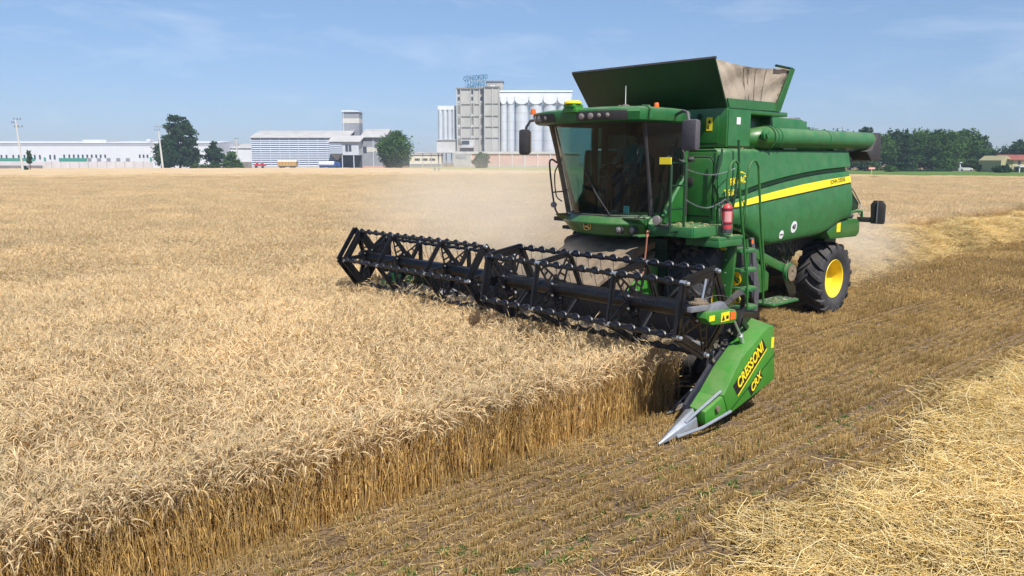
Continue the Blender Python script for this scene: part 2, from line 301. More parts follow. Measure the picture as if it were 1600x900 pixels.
class NB:
    """numpy batch of strips -> one mesh with a tint attribute"""
    def __init__(s): s.V = []; s.F3 = []; s.F4 = []; s.T = []; s.n = 0
    def strips(s, P, Wd, tint):
        """ribbons: P (N,K,3) centre lines, Wd (N,K,3) half width vectors, tint (N,K,2)"""
        N, K, _ = P.shape; V = np.stack([P - Wd, P + Wd], 2).reshape(-1, 3); T = np.repeat(tint[:, :, None, :], 2, 2).reshape(-1, 2)
        b = s.n + (np.arange(N) * K * 2)[:, None] + (np.arange(K - 1) * 2)[None]
        F = np.stack([b, b + 1, b + 3, b + 2], -1).reshape(-1, 4); s.V.append(V); s.F4.append(F); s.T.append(T); s.n += len(V)
    def rods(s, P, R, tint, seg=3):
        """closed rods: P (N,K,3), R (N,K) radii"""
        N, K, _ = P.shape; D = np.gradient(P, axis=1); D /= np.linalg.norm(D, axis=2, keepdims=True) + 1e-9
        ref = np.where(np.abs(D[..., 2:3]) > 0.8, np.array([1., 0, 0]), np.array([0, 0, 1.])); A = np.cross(D, ref); A /= np.linalg.norm(A, axis=2, keepdims=True) + 1e-9; B = np.cross(D, A)
        th = np.arange(seg) * 2 * np.pi / seg
        V = P[:, :, None] + R[:, :, None, None] * (A[:, :, None] * np.cos(th)[None, None, :, None] + B[:, :, None] * np.sin(th)[None, None, :, None])
        T = np.repeat(tint[:, :, None, :], seg, 2).reshape(-1, 2)
        b = s.n + (np.arange(N) * K * seg)[:, None, None] + (np.arange(K - 1) * seg)[None, :, None]; i = np.arange(seg)[None, None]; j = (i + 1) % seg
        F = np.stack([b + i, b + j, b + j + seg, b + i + seg], -1).reshape(-1, 4); s.V.append(V.reshape(-1, 3)); s.F4.append(F); s.T.append(T); s.n += N * K * seg
    def mesh(s, name, m):
        V = np.concatenate(s.V).astype(np.float32); F = np.concatenate(s.F4).astype(np.int32); T = np.concatenate(s.T).astype(np.float32)
        me = bpy.data.meshes.new(name); me.vertices.add(len(V)); me.vertices.foreach_set('co', V.ravel()); me.loops.add(F.size); me.loops.foreach_set('vertex_index', F.ravel())
        me.polygons.add(len(F)); me.polygons.foreach_set('loop_start', np.arange(0, F.size, 4, dtype=np.int32)); me.polygons.foreach_set('loop_total', np.full(len(F), 4, np.int32))
        a = me.color_attributes.new('tint', 'FLOAT_COLOR', 'POINT'); a.data.foreach_set('color', np.concatenate([T, np.zeros((len(T), 1), np.float32), np.ones((len(T), 1), np.float32)], 1).ravel())
        me.materials.append(m); me.update(calc_edges=True); return me
def src_collection(name, meshes):
    c = bpy.data.collections.new(name)
    for i, me in enumerate(meshes): o = bpy.data.objects.new('%s_%02d' % (name, i), me); c.objects.link(o)
    return c
def scatter(name, coll, pts, rot, scl, idx, sheet=None, sheetmat=None, label=None, kind='stuff', cat=None):
    """one object: an optional sheet plus an instance of a clump at every point"""
    pts = np.asarray(pts, float); sv, sf = sheet if sheet else ([], []); me = bpy.data.meshes.new(name)
    me.from_pydata([tuple(p) for p in sv] + [tuple(p) for p in pts], [], sf); n0, n = len(sv), len(sv) + len(pts)
    def at(nm, ty, data, key):
        a = me.attributes.new(nm, ty, 'POINT'); a.data.foreach_set(key, data)
    isp = np.zeros(n, bool); isp[n0:] = True; at('isp', 'BOOLEAN', isp, 'value')
    ii = np.zeros(n, np.int32); ii[n0:] = idx; at('idx', 'INT', ii, 'value')
    rr = np.zeros((n, 3), np.float32); rr[n0:] = rot; at('rot', 'FLOAT_VECTOR', rr.ravel(), 'vector')
    ss = np.ones((n, 3), np.float32); ss[n0:] = scl; at('scl', 'FLOAT_VECTOR', ss.ravel(), 'vector')
    if sheetmat: me.materials.append(sheetmat)
    for p in me.polygons: p.use_smooth = True
    o = bpy.data.objects.new(name, me); COL.objects.link(o)
    g = bpy.data.node_groups.new(name + '_scatter', 'GeometryNodeTree'); g.interface.new_socket('Geometry', in_out='INPUT', socket_type='NodeSocketGeometry'); g.interface.new_socket('Geometry', in_out='OUTPUT', socket_type='NodeSocketGeometry')
    N = g.nodes; gi = N.new('NodeGroupInput'); go = N.new('NodeGroupOutput'); ci = N.new('GeometryNodeCollectionInfo'); ci.inputs['Collection'].default_value = coll; ci.inputs['Separate Children'].default_value = True; ci.inputs['Reset Children'].default_value = True
    ip = N.new('GeometryNodeInstanceOnPoints'); ip.inputs['Pick Instance'].default_value = True
    def na(nm, ty):
        a = N.new('GeometryNodeInputNamedAttribute'); a.data_type = ty; a.inputs['Name'].default_value = nm; return a.outputs['Attribute']
    g.links.new(gi.outputs[0], ip.inputs['Points']); g.links.new(ci.outputs[0], ip.inputs['Instance']); g.links.new(na('isp', 'BOOLEAN'), ip.inputs['Selection']); g.links.new(na('idx', 'INT'), ip.inputs['Instance Index'])
    er = N.new('FunctionNodeEulerToRotation'); g.links.new(na('rot', 'FLOAT_VECTOR'), er.inputs[0]); g.links.new(er.outputs[0], ip.inputs['Rotation']); g.links.new(na('scl', 'FLOAT_VECTOR'), ip.inputs['Scale'])
    jn = N.new('GeometryNodeJoinGeometry'); g.links.new(ip.outputs[0], jn.inputs[0]); g.links.new(gi.outputs[0], jn.inputs[0]); g.links.new(jn.outputs[0], go.inputs[0])
    md = o.modifiers.new('scatter', 'NODES'); md.node_group = g
    return tag(o, label, cat, kind=kind)

def wheat_clump(seed, size, n, low=False):
    """n stalks on a square of side size: stem, dry leaf, nodding bearded ear"""
    r = np.random.default_rng(seed); nb = NB(); x = r.uniform(-size / 2, size / 2, n); y = r.uniform(-size / 2, size / 2, n)
    H = r.normal(0.70, 0.045, n); a = r.uniform(0, 2 * np.pi, n); a = np.where(r.random(n) < 0.45, r.normal(2.2, 0.9, n), a); ln = r.uniform(0.02, 0.13, n)
    dr = np.stack([np.cos(a), np.sin(a), 0 * a], 1); base = np.stack([x, y, 0 * x], 1)
    top = base + dr * ln[:, None]; top[:, 2] = H
    g = r.normal(1, 0.13, n); tn = np.clip(r.normal(0.0, 0.16, n), -0.2, 0.5)
    # stem
    ks = [0.35, 1.0] if low else [0.0, 0.35, 0.7, 1.0]
    K = np.array(ks); P = base[:, None] + (top - base)[:, None] * K[None, :, None]; P[..., :2] = base[:, None, :2] + (dr * ln[:, None])[:, None, :2] * (K[None, :, None] ** 2)
    if not low: P[:, 1:3, :2] += r.normal(0, 0.010, (n, 2, 2))
    T = np.stack([np.clip(tn[:, None] + np.interp(K, [0, 0.5, 0.85, 1], [0.78, 0.62, 0.50, 0.30])[None], 0, 1), g[:, None] * np.ones_like(K)[None]], -1)
    rad = np.interp(K, [0, 1], [0.0022, 0.0015]) * (1.5 if low else 1.0)
    nb.rods(P, np.ones((n, 1)) * rad[None], T)
    # ear: neck bends over, then the spike
    bend = r.uniform(0.4, 2.6, n); L = r.uniform(0.060, 0.088, n); kk = 5 if low else 8; seg = np.linspace(0, 1, kk)
    ang = np.pi / 2 - bend[:, None] * np.clip(seg[None] * 1.25, 0, 1) ** 0.8; st = (0.045 + L)[:, None] / (kk - 1); E = np.zeros((n, kk, 3)); c = top.copy(); E[:, 0] = c
    for j in range(1, kk):
        c = c + (dr * np.cos(ang[:, j])[:, None] + np.array([0, 0, 1.]) * np.sin(ang[:, j])[:, None]) * st; E[:, j] = c
    R = np.interp(seg, [0, 0.32, 0.42, 0.6, 0.9, 1], [0.0015, 0.0017, 0.0046, 0.0055, 0.0038, 0.001]) * (1.25 if low else 1.0)
    te = np.clip(tn + r.normal(0.10, 0.12, n), 0, 0.6)
    T = np.stack([te[:, None] + 0 * seg[None], (g * r.normal(1.0, 0.08, n))[:, None] + 0 * seg[None]], -1)
    nb.rods(E, np.ones((n, 1)) * R[None], T, 3 if low else 5)
    # awns
    na = 2 if low else 7
    for q in range(na):
        j = r.integers(kk // 2, kk, n) if not low else np.full(n, kk - 1); b0 = E[np.arange(n), j]; dd = E[np.arange(n), j] - E[np.arange(n), j - 1]; dd /= np.linalg.norm(dd, axis=1, keepdims=True)
        dd = dd + r.normal(0, 0.28, (n, 3)); dd /= np.linalg.norm(dd, axis=1, keepdims=True); p1 = b0 + dd * r.uniform(0.04, 0.075, n)[:, None]; wv = np.cross(dd, r.normal(0, 1, (n, 3))); wv /= np.linalg.norm(wv, axis=1, keepdims=True)
        w = np.stack([wv * (0.0022 if low else 0.0013), wv * 0.0004], 1)
        nb.strips(np.stack([b0, p1], 1), w, np.stack([np.full((n, 2), 0.05), np.stack([g, g], 1)], -1))
    # dry leaves
    nl = n // 2 if low else n
    for q in range(1):
        i = r.permutation(n)[:nl]; h0 = r.uniform(0.35 if low else 0.12, 0.62, nl); la = r.uniform(0, 2 * np.pi, nl); ld = np.stack([np.cos(la), np.sin(la), 0 * la], 1); p0 = base[i] + (top - base)[i] * (h0 / H[i])[:, None]
        LL = r.uniform(0.06, 0.16, nl)[:, None]; p1 = p0 + ld * LL * 0.45 + np.array([0, 0, 0.45]) * LL; p2 = p0 + ld * LL * 0.8 - np.array([0, 0, 0.25]) * LL
        wv = np.stack([-np.sin(la), np.cos(la), 0 * la], 1); w = np.stack([wv * 0.0028, wv * 0.0036, wv * 0.001], 1)
        nb.strips(np.stack([p0, p1, p2], 1), w, np.stack([np.clip(r.normal(0.72, 0.16, (nl, 1)), 0, 1) + np.zeros((1, 3)), r.normal(0.85, 0.14, (nl, 1)) + np.zeros((1, 3))], -1))
    return nb.mesh('wheat_clump', M['wheat'])

def visible(x, y, margin=2.5, zt=0.8):
    """keeps points inside the view widened by a margin, so that a step aside still finds them"""
    dx, dy = x - CAMP.x, y - CAMP.y; d = dx * DEP.x + dy * DEP.y; l = dx * LAT.x + dy * LAT.y
    return (d > 1.5) & (np.abs(l) < d * 0.69 + margin)
def grid_pts(x0, x1, y0, y1, s, jit=0.12, seed=1):
    r = np.random.default_rng(seed); xs = np.arange(x0 + s / 2, x1, s); ys = np.arange(y0 + s / 2, y1, s); X, Y = np.meshgrid(xs, ys); X = X.ravel() + r.uniform(-jit, jit, X.size) * s; Y = Y.ravel() + r.uniform(-jit, jit, Y.size) * s
    return X, Y

NEAR_D, MID_D = 17.0, 125.0
cl_near = src_collection('wheat_near', [wheat_clump(s, 0.5, 112) for s in range(12)])
cl_edge = src_collection('wheat_edge', [wheat_clump(60 + s, 0.16, 18) for s in range(10)])
cl_mid = src_collection('wheat_mid', [wheat_clump(40 + s, 1.5, 640, True) for s in range(6)])

def canopy_mat(name, hi, lo, far=False):
    m = bpy.data.materials.new(name); m.use_nodes = True; n = m.node_tree; b = n.nodes['Principled BSDF']; b.inputs['Roughness'].default_value = 1; b.inputs['Specular IOR Level'].default_value = 0.0
    g = n.nodes.new('ShaderNodeNewGeometry'); z = n.nodes.new('ShaderNodeTexNoise'); z.inputs['Scale'].default_value = 6; z.inputs['Detail'].default_value = 8; z.inputs['Roughness'].default_value = 0.8; n.links.new(g.outputs['Position'], z.inputs['Vector'])
    z2 = n.nodes.new('ShaderNodeTexNoise'); z2.inputs['Scale'].default_value = 0.12; z2.inputs['Detail'].default_value = 5; n.links.new(g.outputs['Position'], z2.inputs['Vector'])
    ad = n.nodes.new('ShaderNodeMath'); ad.operation = 'MULTIPLY_ADD'; ad.inputs[1].default_value = 0.5; n.links.new(z2.outputs['Fac'], ad.inputs[0]); hf = n.nodes.new('ShaderNodeMath'); hf.operation = 'MULTIPLY'; hf.inputs[1].default_value = 0.5; n.links.new(z.outputs['Fac'], hf.inputs[0]); n.links.new(hf.outputs[0], ad.inputs[2])
    r = n.nodes.new('ShaderNodeValToRGB'); r.color_ramp.elements[0].position = 0.36; r.color_ramp.elements[0].color = (*lo, 1); r.color_ramp.elements[1].position = 0.62; r.color_ramp.elements[1].color = (*hi, 1); n.links.new(ad.outputs[0], r.inputs[0]); n.links.new(r.outputs[0], b.inputs['Base Color'])
    bp = n.nodes.new('ShaderNodeBump'); bp.inputs['Strength'].default_value = 1.0; bp.inputs['Distance'].default_value = 0.12; n.links.new(z.outputs['Fac'], bp.inputs['Height']); n.links.new(bp.outputs[0], b.inputs['Normal'])
    return m
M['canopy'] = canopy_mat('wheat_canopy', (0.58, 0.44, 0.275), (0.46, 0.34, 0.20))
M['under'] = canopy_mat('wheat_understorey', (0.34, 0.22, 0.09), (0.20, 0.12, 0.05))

def wheat_sheet(z, fn, s, x0, x1, y0, y1):
    """quads of the canopy sheet where fn is true"""
    xs = np.arange(x0, x1 + s, s); ys = np.arange(y0, y1 + s, s); idx = {}; V = []; F = []
    for i in range(len(xs) - 1):
        cx = xs[i] + s / 2; ok = fn(np.full(len(ys) - 1, cx), ys[:-1] + s / 2)
        for j in np.nonzero(ok)[0]:
            q = []
            for a, b in ((i, j), (i + 1, j), (i + 1, j + 1), (i, j + 1)):
                if (a, b) not in idx: idx[(a, b)] = len(V); V.append((xs[a], ys[b], z))
                q.append(idx[(a, b)])
            F.append(tuple(q))
    return V, F
def dist(x, y): return np.hypot(x - CAMP.x, y - CAMP.y)
def wheat_field():
    # near: dense half-metre clumps with whole stalks
    X, Y = grid_pts(-14, 26, -16, 3.6, 0.37, 0.25, 3); k = (dist(X, Y) < NEAR_D) & visible(X, Y, 3) & in_wheat(X, Y) & in_wheat(X, Y + 0.24) & in_wheat(X - 0.24, Y) & in_wheat(X + 0.2, Y + 0.24)
    X, Y = X[k], Y[k]; n = len(X); r = np.random.default_rng(5); h = 1 + 0.05 * wnoise(X * 0.6, Y * 0.6) + r.normal(0, 0.015, n)
    rot = np.stack([r.normal(0, 0.03, n), r.normal(0, 0.03, n), r.uniform(0, 6.28, n)], 1); scl = np.stack([np.ones(n), np.ones(n), h], 1)
    scatter('wheat_field', cl_near, np.stack([X, Y, 0 * X], 1), rot, scl, r.integers(0, 12, n), label='ripe bearded wheat standing uncut before the harvester and on to the far buildings')
    # the cut face: small clumps follow the edge
    pts = []
    for x in np.arange(HEAD_X, 24, 0.085):
        for q in range(3): pts.append((x + r.normal(0, 0.03), EDGE_NEAR - 0.06 - abs(r.normal(0, 0.10)) - q * 0.07 + 0.035 * math.sin(x * 2.1) + 0.02 * math.sin(x * 7)))
    for y in np.arange(-3.7, 2.95, 0.085):
        for q in range(2): pts.append((HEAD_X + abs(r.normal(0, 0.12)), y))
    for x in np.arange(-34, -2, 0.09):
        if x < -8: pts.append((x, float(edge_far(np.array(x))) - abs(r.normal(0, 0.12)))); pts.append((x, float(edge_far(np.array(x))) - abs(r.normal(0, 0.25))))
    for x in np.arange(-3, 3.3, 0.085):
        pts.append((x, -3.75 - abs(r.normal(0, 0.12)))); pts.append((x, -3.75 - abs(r.normal(0, 0.2))))
    P = np.array(pts); k = visible(P[:, 0], P[:, 1], 3); P = P[k]; n = len(P); rot = np.stack([r.normal(0, 0.07, n), r.normal(0, 0.06, n), r.uniform(0, 6.28, n)], 1)
    scatter('wheat_field', cl_edge, np.stack([P[:, 0], P[:, 1], 0 * P[:, 0]], 1), rot, np.stack([np.ones(n), np.ones(n), r.normal(0.98, 0.05, n)], 1), r.integers(0, 10, n), label='wheat stalks standing along the freshly cut face of the crop')
    # middle distance: ears only, over an understorey sheet
    X, Y = grid_pts(-150, 40, -160, 30, 1.25, 0.2, 9); d = dist(X, Y); k = (d > NEAR_D - 0.8) & (np.random.default_rng(6).random(d.shape) < np.clip((150 - d) / 50, 0, 1)) & visible(X, Y, 4)
    for ox, oy in ((-.6, -.6), (.6, -.6), (.6, .6), (-.6, .6)): k &= in_wheat(X + ox, Y + oy)
    k &= in_field(X, Y); X, Y = X[k], Y[k]; n = len(X); h = 1 + 0.04 * wnoise(X * 0.3, Y * 0.3)
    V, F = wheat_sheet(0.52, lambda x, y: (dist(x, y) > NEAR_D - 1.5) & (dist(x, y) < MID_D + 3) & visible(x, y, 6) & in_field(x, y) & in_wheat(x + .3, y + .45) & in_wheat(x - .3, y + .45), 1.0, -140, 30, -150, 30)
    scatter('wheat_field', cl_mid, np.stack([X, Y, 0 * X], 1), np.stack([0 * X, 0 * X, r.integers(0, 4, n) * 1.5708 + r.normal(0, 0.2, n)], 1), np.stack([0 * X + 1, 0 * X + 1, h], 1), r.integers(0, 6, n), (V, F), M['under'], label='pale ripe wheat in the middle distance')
    return n
def bgpoly(pts):
    return [bgp(latpx(px, d), d) for px, d in pts]
def pip(poly, x, y):
    x = np.asarray(x, float); y = np.asarray(y, float); c = np.zeros(x.shape, bool); n = len(poly)
    for i in range(n):
        a, b = poly[i], poly[(i + 1) % n]; cond = ((a.y > y) != (b.y > y)) & (x < (b.x - a.x) * (y - a.y) / (b.y - a.y + 1e-12) + a.x); c ^= cond
    return c
# outline of the field, from the camera out to the verges
FIELD = bgpoly([(-900, 3), (-400, 60), (-300, 235), (60, 232), (240, 236), (420, 246), (640, 250), (700, 205), (862, 176), (1010, 160), (1340, 128), (1600, 112), (2400, 60), (2600, 3)])
def in_field(x, y): return pip(FIELD, x, y)
NWM = wheat_field()
def far_sheet():
    V, F = wheat_sheet(0.74, lambda x, y: (dist(x, y) > MID_D - 3) & in_field(x, y), 2.0, -260, 40, -280, 60)
    me = bpy.data.meshes.new('far_wheat'); r = np.random.default_rng(2); V = [(a, b, c + r.normal(0, 0.05)) for a, b, c in V]; me.from_pydata(V, [], F); me.materials.append(M['canopy'])
    o = bpy.data.objects.new('wheat_field', me); COL.objects.link(o); tag(o, 'smooth pale band of far wheat below the buildings', kind='stuff')
far_sheet()

# ---- stubble
def stub_clump(seed, size, rows, per, big=1.0):
    r = np.random.default_rng(seed); nb = NB(); sp = size / rows
    y = (np.repeat(np.arange(rows), per) + 0.5) * sp - size / 2 + r.normal(0, 0.0075, rows * per); x = r.uniform(-size / 2, size / 2, rows * per); n = len(x)
    h = r.uniform(0.05, 0.115, n) * np.repeat(r.uniform(0.6, 1.2, rows) if rows > 3 else np.ones(rows), per); lean = r.normal(0, 0.014, (n, 2)); b = np.stack([x, y, 0 * x], 1); t = b + np.concatenate([lean, h[:, None]], 1)
    tn = np.clip(r.normal(0.45, 0.2, n), 0, 1); g = r.normal(1, 0.16, n)
    nb.rods(np.stack([b, t], 1), np.full((n, 2), 0.0026 * big), np.stack([np.stack([np.clip(tn + 0.25, 0, 1), tn], 1), np.stack([g * 0.8, g], 1)], -1))
    m = int(n * 0.30); p = np.stack([r.uniform(-size / 2, size / 2, m), r.uniform(-size / 2, size / 2, m), r.uniform(0.004, 0.05, m)], 1); a = r.uniform(0, 6.28, m); L = r.uniform(0.03, 0.12, m)[:, None]
    d = np.stack([np.cos(a), np.sin(a), r.normal(0, 0.15, m)], 1) * L; w = np.stack([-np.sin(a), np.cos(a), 0 * a], 1) * 0.0025 * big
    nb.strips(np.stack([p, p + d], 1), np.stack([w, w], 1), np.stack([np.clip(r.normal(0.4, 0.3, (m, 1)), 0, 1) + np.zeros((1, 2)), r.normal(1, 0.2, (m, 1)) + np.zeros((1, 2))], -1))
    return nb.mesh('stub_clump', M['stub'])
cl_stub = src_collection('stub', [stub_clump(s, 0.30, 2, 52) for s in range(12)])
cl_stubf = src_collection('stub_far', [stub_clump(20 + s, 2.1, 14, 130, 2.0) for s in range(5)])
r_ = np.random.default_rng(31); ROWF = np.random.default_rng(77).uniform(0.55, 1.25, 97)
def lane(x, y): return ~in_wheat(x, y)
def wheel_rut(x, y):
    return (np.abs(y - 4.62) < 0.16) | (np.abs(y - 4.05) < 0.07)
X, Y = grid_pts(-12, 14.1, -4.2, 14, 0.30, 0.0, 4); k = (lane(X, Y) | lane(X, Y + 0.3)) & visible(X, Y, 3) & (dist(X, Y) < 20); X, Y = X[k], Y[k]
n = len(X); zs = np.where(np.abs(Y - 4.62) < 0.13, 0.35, 1.0) * np.clip(0.95 + 0.25 * wnoise(X * 2.6, Y * 2.6), 0.45, 1.2) * ROWF[(np.floor(Y / 0.3).astype(int)) % 97]
scatter('stubble', cl_stub, np.stack([X + r_.normal(0, 0.05, n), Y, 0 * X], 1), np.stack([0 * X, 0 * X, r_.integers(0, 2, n) * 3.14159], 1), np.stack([0 * X + 1, 0 * X + 1, r_.uniform(0.75, 1.15, n) * zs], 1), r_.integers(0, 12, n), label='short brown stubble in drilled rows beside the crop')
X, Y = grid_pts(-75, 14, -8.4, 40, 2.1, 0.0, 4); k = lane(X + 1, Y - 1) & lane(X - 1, Y - 1) & lane(X, Y - 1) & visible(X, Y, 4) & (dist(X, Y) >= 19.2) & in_field(X, Y); X, Y = X[k], Y[k]; n = len(X)
scatter('stubble', cl_stubf, np.stack([X, Y, 0 * X], 1), np.stack([0 * X, 0 * X, r_.integers(0, 2, n) * 3.14159], 1), np.ones((n, 3)), r_.integers(0, 5, n), label='golden stubble on the cut strip behind the harvester')

# ---- straw windrows
def straw_clump(seed, size, n, lo=0.0, hi=0.10, w=0.0027, lmin=0.10, lmax=0.34):
    r = np.random.default_rng(seed); nb = NB(); p = np.stack([r.normal(0, size * 0.30, n), r.normal(0, size * 0.30, n), r.uniform(lo, hi, n)], 1); a = r.uniform(0, 6.28, n); L = r.uniform(lmin, lmax, n)[:, None]
    d = np.stack([np.cos(a), np.sin(a), r.normal(0, 0.22, n)], 1) * L; bow = np.stack([-np.sin(a), np.cos(a), 0.4 + 0 * a], 1) * r.normal(0, 0.08, n)[:, None] * L * 2
    P = np.stack([p - d / 2, p + bow, p + d / 2], 1); tn = np.clip(r.normal(0.33, 0.24, n), 0, 1); g = r.normal(1, 0.15, n)
    nb.rods(P, np.full((n, 3), w), np.stack([tn[:, None] + np.zeros((1, 3)), g[:, None] + np.zeros((1, 3))], -1))
    return nb.mesh('straw_clump', M['straw'])
cl_straw = src_collection('straw', [straw_clump(s, 0.62, 230) for s in range(10)])
M['strawbed'] = canopy_mat('straw_bed', (0.76, 0.60, 0.30), (0.48, 0.34, 0.14))
def windrow(name, label, x0, x1, mid, half, hgt, s, dens, seed, left=None):
    r = np.random.default_rng(seed); xs = np.arange(x0, x1 + s, s); K = 17; V = []; F = []
    def H(x, t):
        hn = 0.75 + 0.35 * math.sin(x * 1.3 + 2 * math.sin(x * 0.37 + t)) * math.sin(x * 0.7 + 3 * t) + 0.22 * math.sin(x * 4.1 + t * 5) + 0.12 * math.sin(x * 7.3 - t * 4)
        return max(0.0, hgt * max(0, 1 - abs(t) ** 2.2) * hn) - 0.006
    for i, x in enumerate(xs):
        for j in range(K):
            t = -1 + 2 * j / (K - 1); m_, h_ = mid(x), half(x); V.append((x, m_ + t * h_, H(x, t)))
    for i in range(len(xs) - 1):
        for j in range(K - 1): a = i * K + j; F.append((a, a + K, a + K + 1, a + 1))
    P = []; 
    for i in range(int((x1 - x0) * dens)):
        x = r.uniform(x0, x1); t = float(np.clip(r.normal(0, 0.52), -1.1, 1.1)); 
        if r.random() < 0.45: t = r.uniform(-1.05, 1.05)
        P.append((x, mid(x) + t * half(x), max(0.0, H(x, t) - 0.02)))
    P = np.array(P); k = visible(P[:, 0], P[:, 1], 3); P = P[k]; n = len(P); sc = r.uniform(0.8, 1.2, n) * np.clip(dist(P[:, 0], P[:, 1]) / 18, 1, 1.15)
    scatter(name, cl_straw, P, np.stack([r.normal(0, 0.16, n), r.normal(0, 0.16, n), r.uniform(0, 6.28, n)], 1), np.stack([sc] * 3, 1), r.integers(0, 10, n), (V, F), M['strawbed'], label=label)
windrow('straw_swath', 'loose bright straw lying in a broad swath at the lower right', -22, 11, lambda x: 7.75 + 0.045 * x + 0.14 * math.sin(x * 0.9) + 0.07 * math.sin(x * 2.3), lambda x: 2.15 + 0.25 * math.sin(x * 1.1 + 1), 0.17, 0.25, 130, 71)
windrow('straw_swath', 'raised windrow of golden straw behind the rear wheel', -60, -5.2, lambda x: float(np.interp(x, [-11, -6], [-1.28, -0.65])) + 0.08 * math.sin(x * 0.5), lambda x: float(np.interp(x, [-11, -6], [0.40, 0.62])) + 0.06 * math.sin(x * 0.8), 0.68, 0.25, 48, 72)

# ---- green weeds in the stubble
def weed_clump(seed, n=26):
    r = np.random.default_rng(seed); nb = NB(); a = r.uniform(0, 6.28, n); p = np.stack([r.normal(0, 0.05, n), r.normal(0, 0.05, n), 0 * a], 1); L = r.uniform(0.03, 0.10, n)[:, None]
    d = np.stack([np.cos(a) * 0.7, np.sin(a) * 0.7, r.uniform(0.5, 1.3, n)], 1) * L; w = np.stack([-np.sin(a), np.cos(a), 0 * a], 1)
    nb.strips(np.stack([p, p + d * 0.6, p + d], 1), np.stack([w * 0.004, w * 0.009, w * 0.001], 1), np.stack([r.random((n, 1)) + np.zeros((1, 3)), r.normal(1, 0.2, (n, 1)) + np.zeros((1, 3))], -1))
    return nb.mesh('weed_clump', M['weed'])
cl_weed = src_collection('weed', [weed_clump(s) for s in range(5)])
P = []
for cx, cy, sx, k in ((4.6, 4.1, 0.35, 26), (5.4, 4.7, 0.3, 16), (6.9, 4.5, 0.3, 22), (3.4, 4.65, 0.5, 16), (1.2, 4.0, 0.8, 20), (8.0, 3.9, 0.4, 14), (-1.0, 4.7, 1.5, 14), (3.0, 4.2, 2.5, 30)):
    for _ in range(int(k * 1.8)): P.append((RNG.gauss(cx, sx * 1.6), RNG.gauss(cy, sx * 0.5), 0))
P = np.array(P); n = len(P)
scatter('weeds', cl_weed, P, np.stack([0 * P[:, 0], 0 * P[:, 0], r_.uniform(0, 6.28, n)], 1), np.stack([r_.uniform(0.15, 0.5, n)] * 3, 1), r_.integers(0, 5, n), label='small green weeds sprouting between the stubble rows')
P = []
for px, d in ((62, 33), (85, 32), (118, 33), (238, 44), (270, 43), (290, 45), (320, 46), (632, 28), (40, 20), (45, 20.4), (355, 17)):
    for _ in range(3): q = bgp(latpx(px, d) + RNG.gauss(0, 0.3), d + RNG.gauss(0, 0.3)); P.append((q.x, q.y, 0.72))
# ---- green verge beyond the field
def verge():
    mb = MB(); G = canopy_mat('verge_grass', (0.13, 0.20, 0.06), (0.08, 0.14, 0.04)); 
    q = [bgp(latpx(px, d), d, 0.35) for px, d in ((1310, 133), (1340, 129), (1600, 113), (1900, 95), (1900, 170), (1600, 205), (1340, 225), (1310, 228))]
    mb.add(q, [tuple(range(len(q)))])
    o = mb.build('grass_verge', G); tag(o, kind='structure', label='strip of green grass between the right field and the trees')
    mb = MB(); q = [bgp(latpx(px, d), d, 0.5) for px, d in ((700, 206), (862, 177), (1010, 161), (1010, 300), (862, 330), (640, 330), (640, 251))]; mb.add(q, [tuple(range(len(q)))])
    G2 = canopy_mat('dry_verge', (0.42, 0.36, 0.16), (0.22, 0.25, 0.08)); tag(mb.build('dry_verge', G2), kind='structure', label='dry grass verge in front of the silos')
verge()
# ------------------------------------------------------------------ far buildings, trees, poles
BM_ = {}
BM_['wwall'] = mat('white_cladding', (0.60, 0.62, 0.66), 0.7, var=0.04, vscale=0.3)
BM_['wroof'] = mat('pale_metal_roof', (0.52, 0.53, 0.55), 0.6, var=0.08, vscale=0.2)
BM_['groof'] = mat('fibre_cement_roof', (0.40, 0.39, 0.385), 0.85, var=0.12, vscale=0.3)
BM_['dark'] = mat('dark_window', (0.05, 0.06, 0.08), 0.2)
BM_['teal'] = mat('green_shutter', (0.05, 0.25, 0.19), 0.6)
BM_['conc'] = mat('weathered_concrete', (0.33, 0.325, 0.31), 0.9, col2=(0.43, 0.42, 0.40), vscale=0.25, stretch=(1, 1, 0.5))
BM_['concp'] = mat('concrete_frame', (0.46, 0.455, 0.45), 0.9, var=0.1, vscale=0.4)
BM_['concd'] = mat('dark_concrete', (0.20, 0.19, 0.18), 0.9, var=0.2, vscale=0.4)
BM_['pink'] = mat('pink_plaster_panel', (0.52, 0.34, 0.28), 0.9, var=0.12, vscale=0.15)
BM_['fence'] = mat('pale_concrete_fence', (0.58, 0.54, 0.54), 0.9, var=0.07, vscale=0.3)
BM_['silo'] = mat('galvanised_silo', (0.54, 0.57, 0.61), 0.5, metal=0.2, var=0.08, vscale=0.3)
BM_['gmetal'] = mat('grey_corrugated_wall', (0.24, 0.25, 0.28), 0.6, var=0.1, vscale=0.3)
BM_['gband'] = mat('translucent_band', (0.52, 0.50, 0.46), 0.6)
BM_['louv'] = mat('white_louvre', (0.52, 0.58, 0.68), 0.6)
BM_['louvb'] = mat('louvre_gap', (0.19, 0.25, 0.37), 0.8)
BM_['sign'] = mat('blue_sign_letter', (0.02, 0.13, 0.24), 0.6)
BM_['cream'] = mat('cream_plaster', (0.68, 0.63, 0.48), 0.9)
BM_['ycream'] = mat('yellow_plaster', (0.38, 0.34, 0.19), 0.9)
BM_['tile'] = mat('red_roof_tile', (0.25, 0.07, 0.05), 0.9, var=0.15, vscale=1)
BM_['orange'] = mat('ochre_side_board', (0.50, 0.30, 0.10), 0.7)
BM_['blue'] = mat('blue_truck_paint', (0.03, 0.09, 0.30), 0.4)
BM_['pole'] = mat('pale_concrete_pole', (0.50, 0.49, 0.47), 0.9)
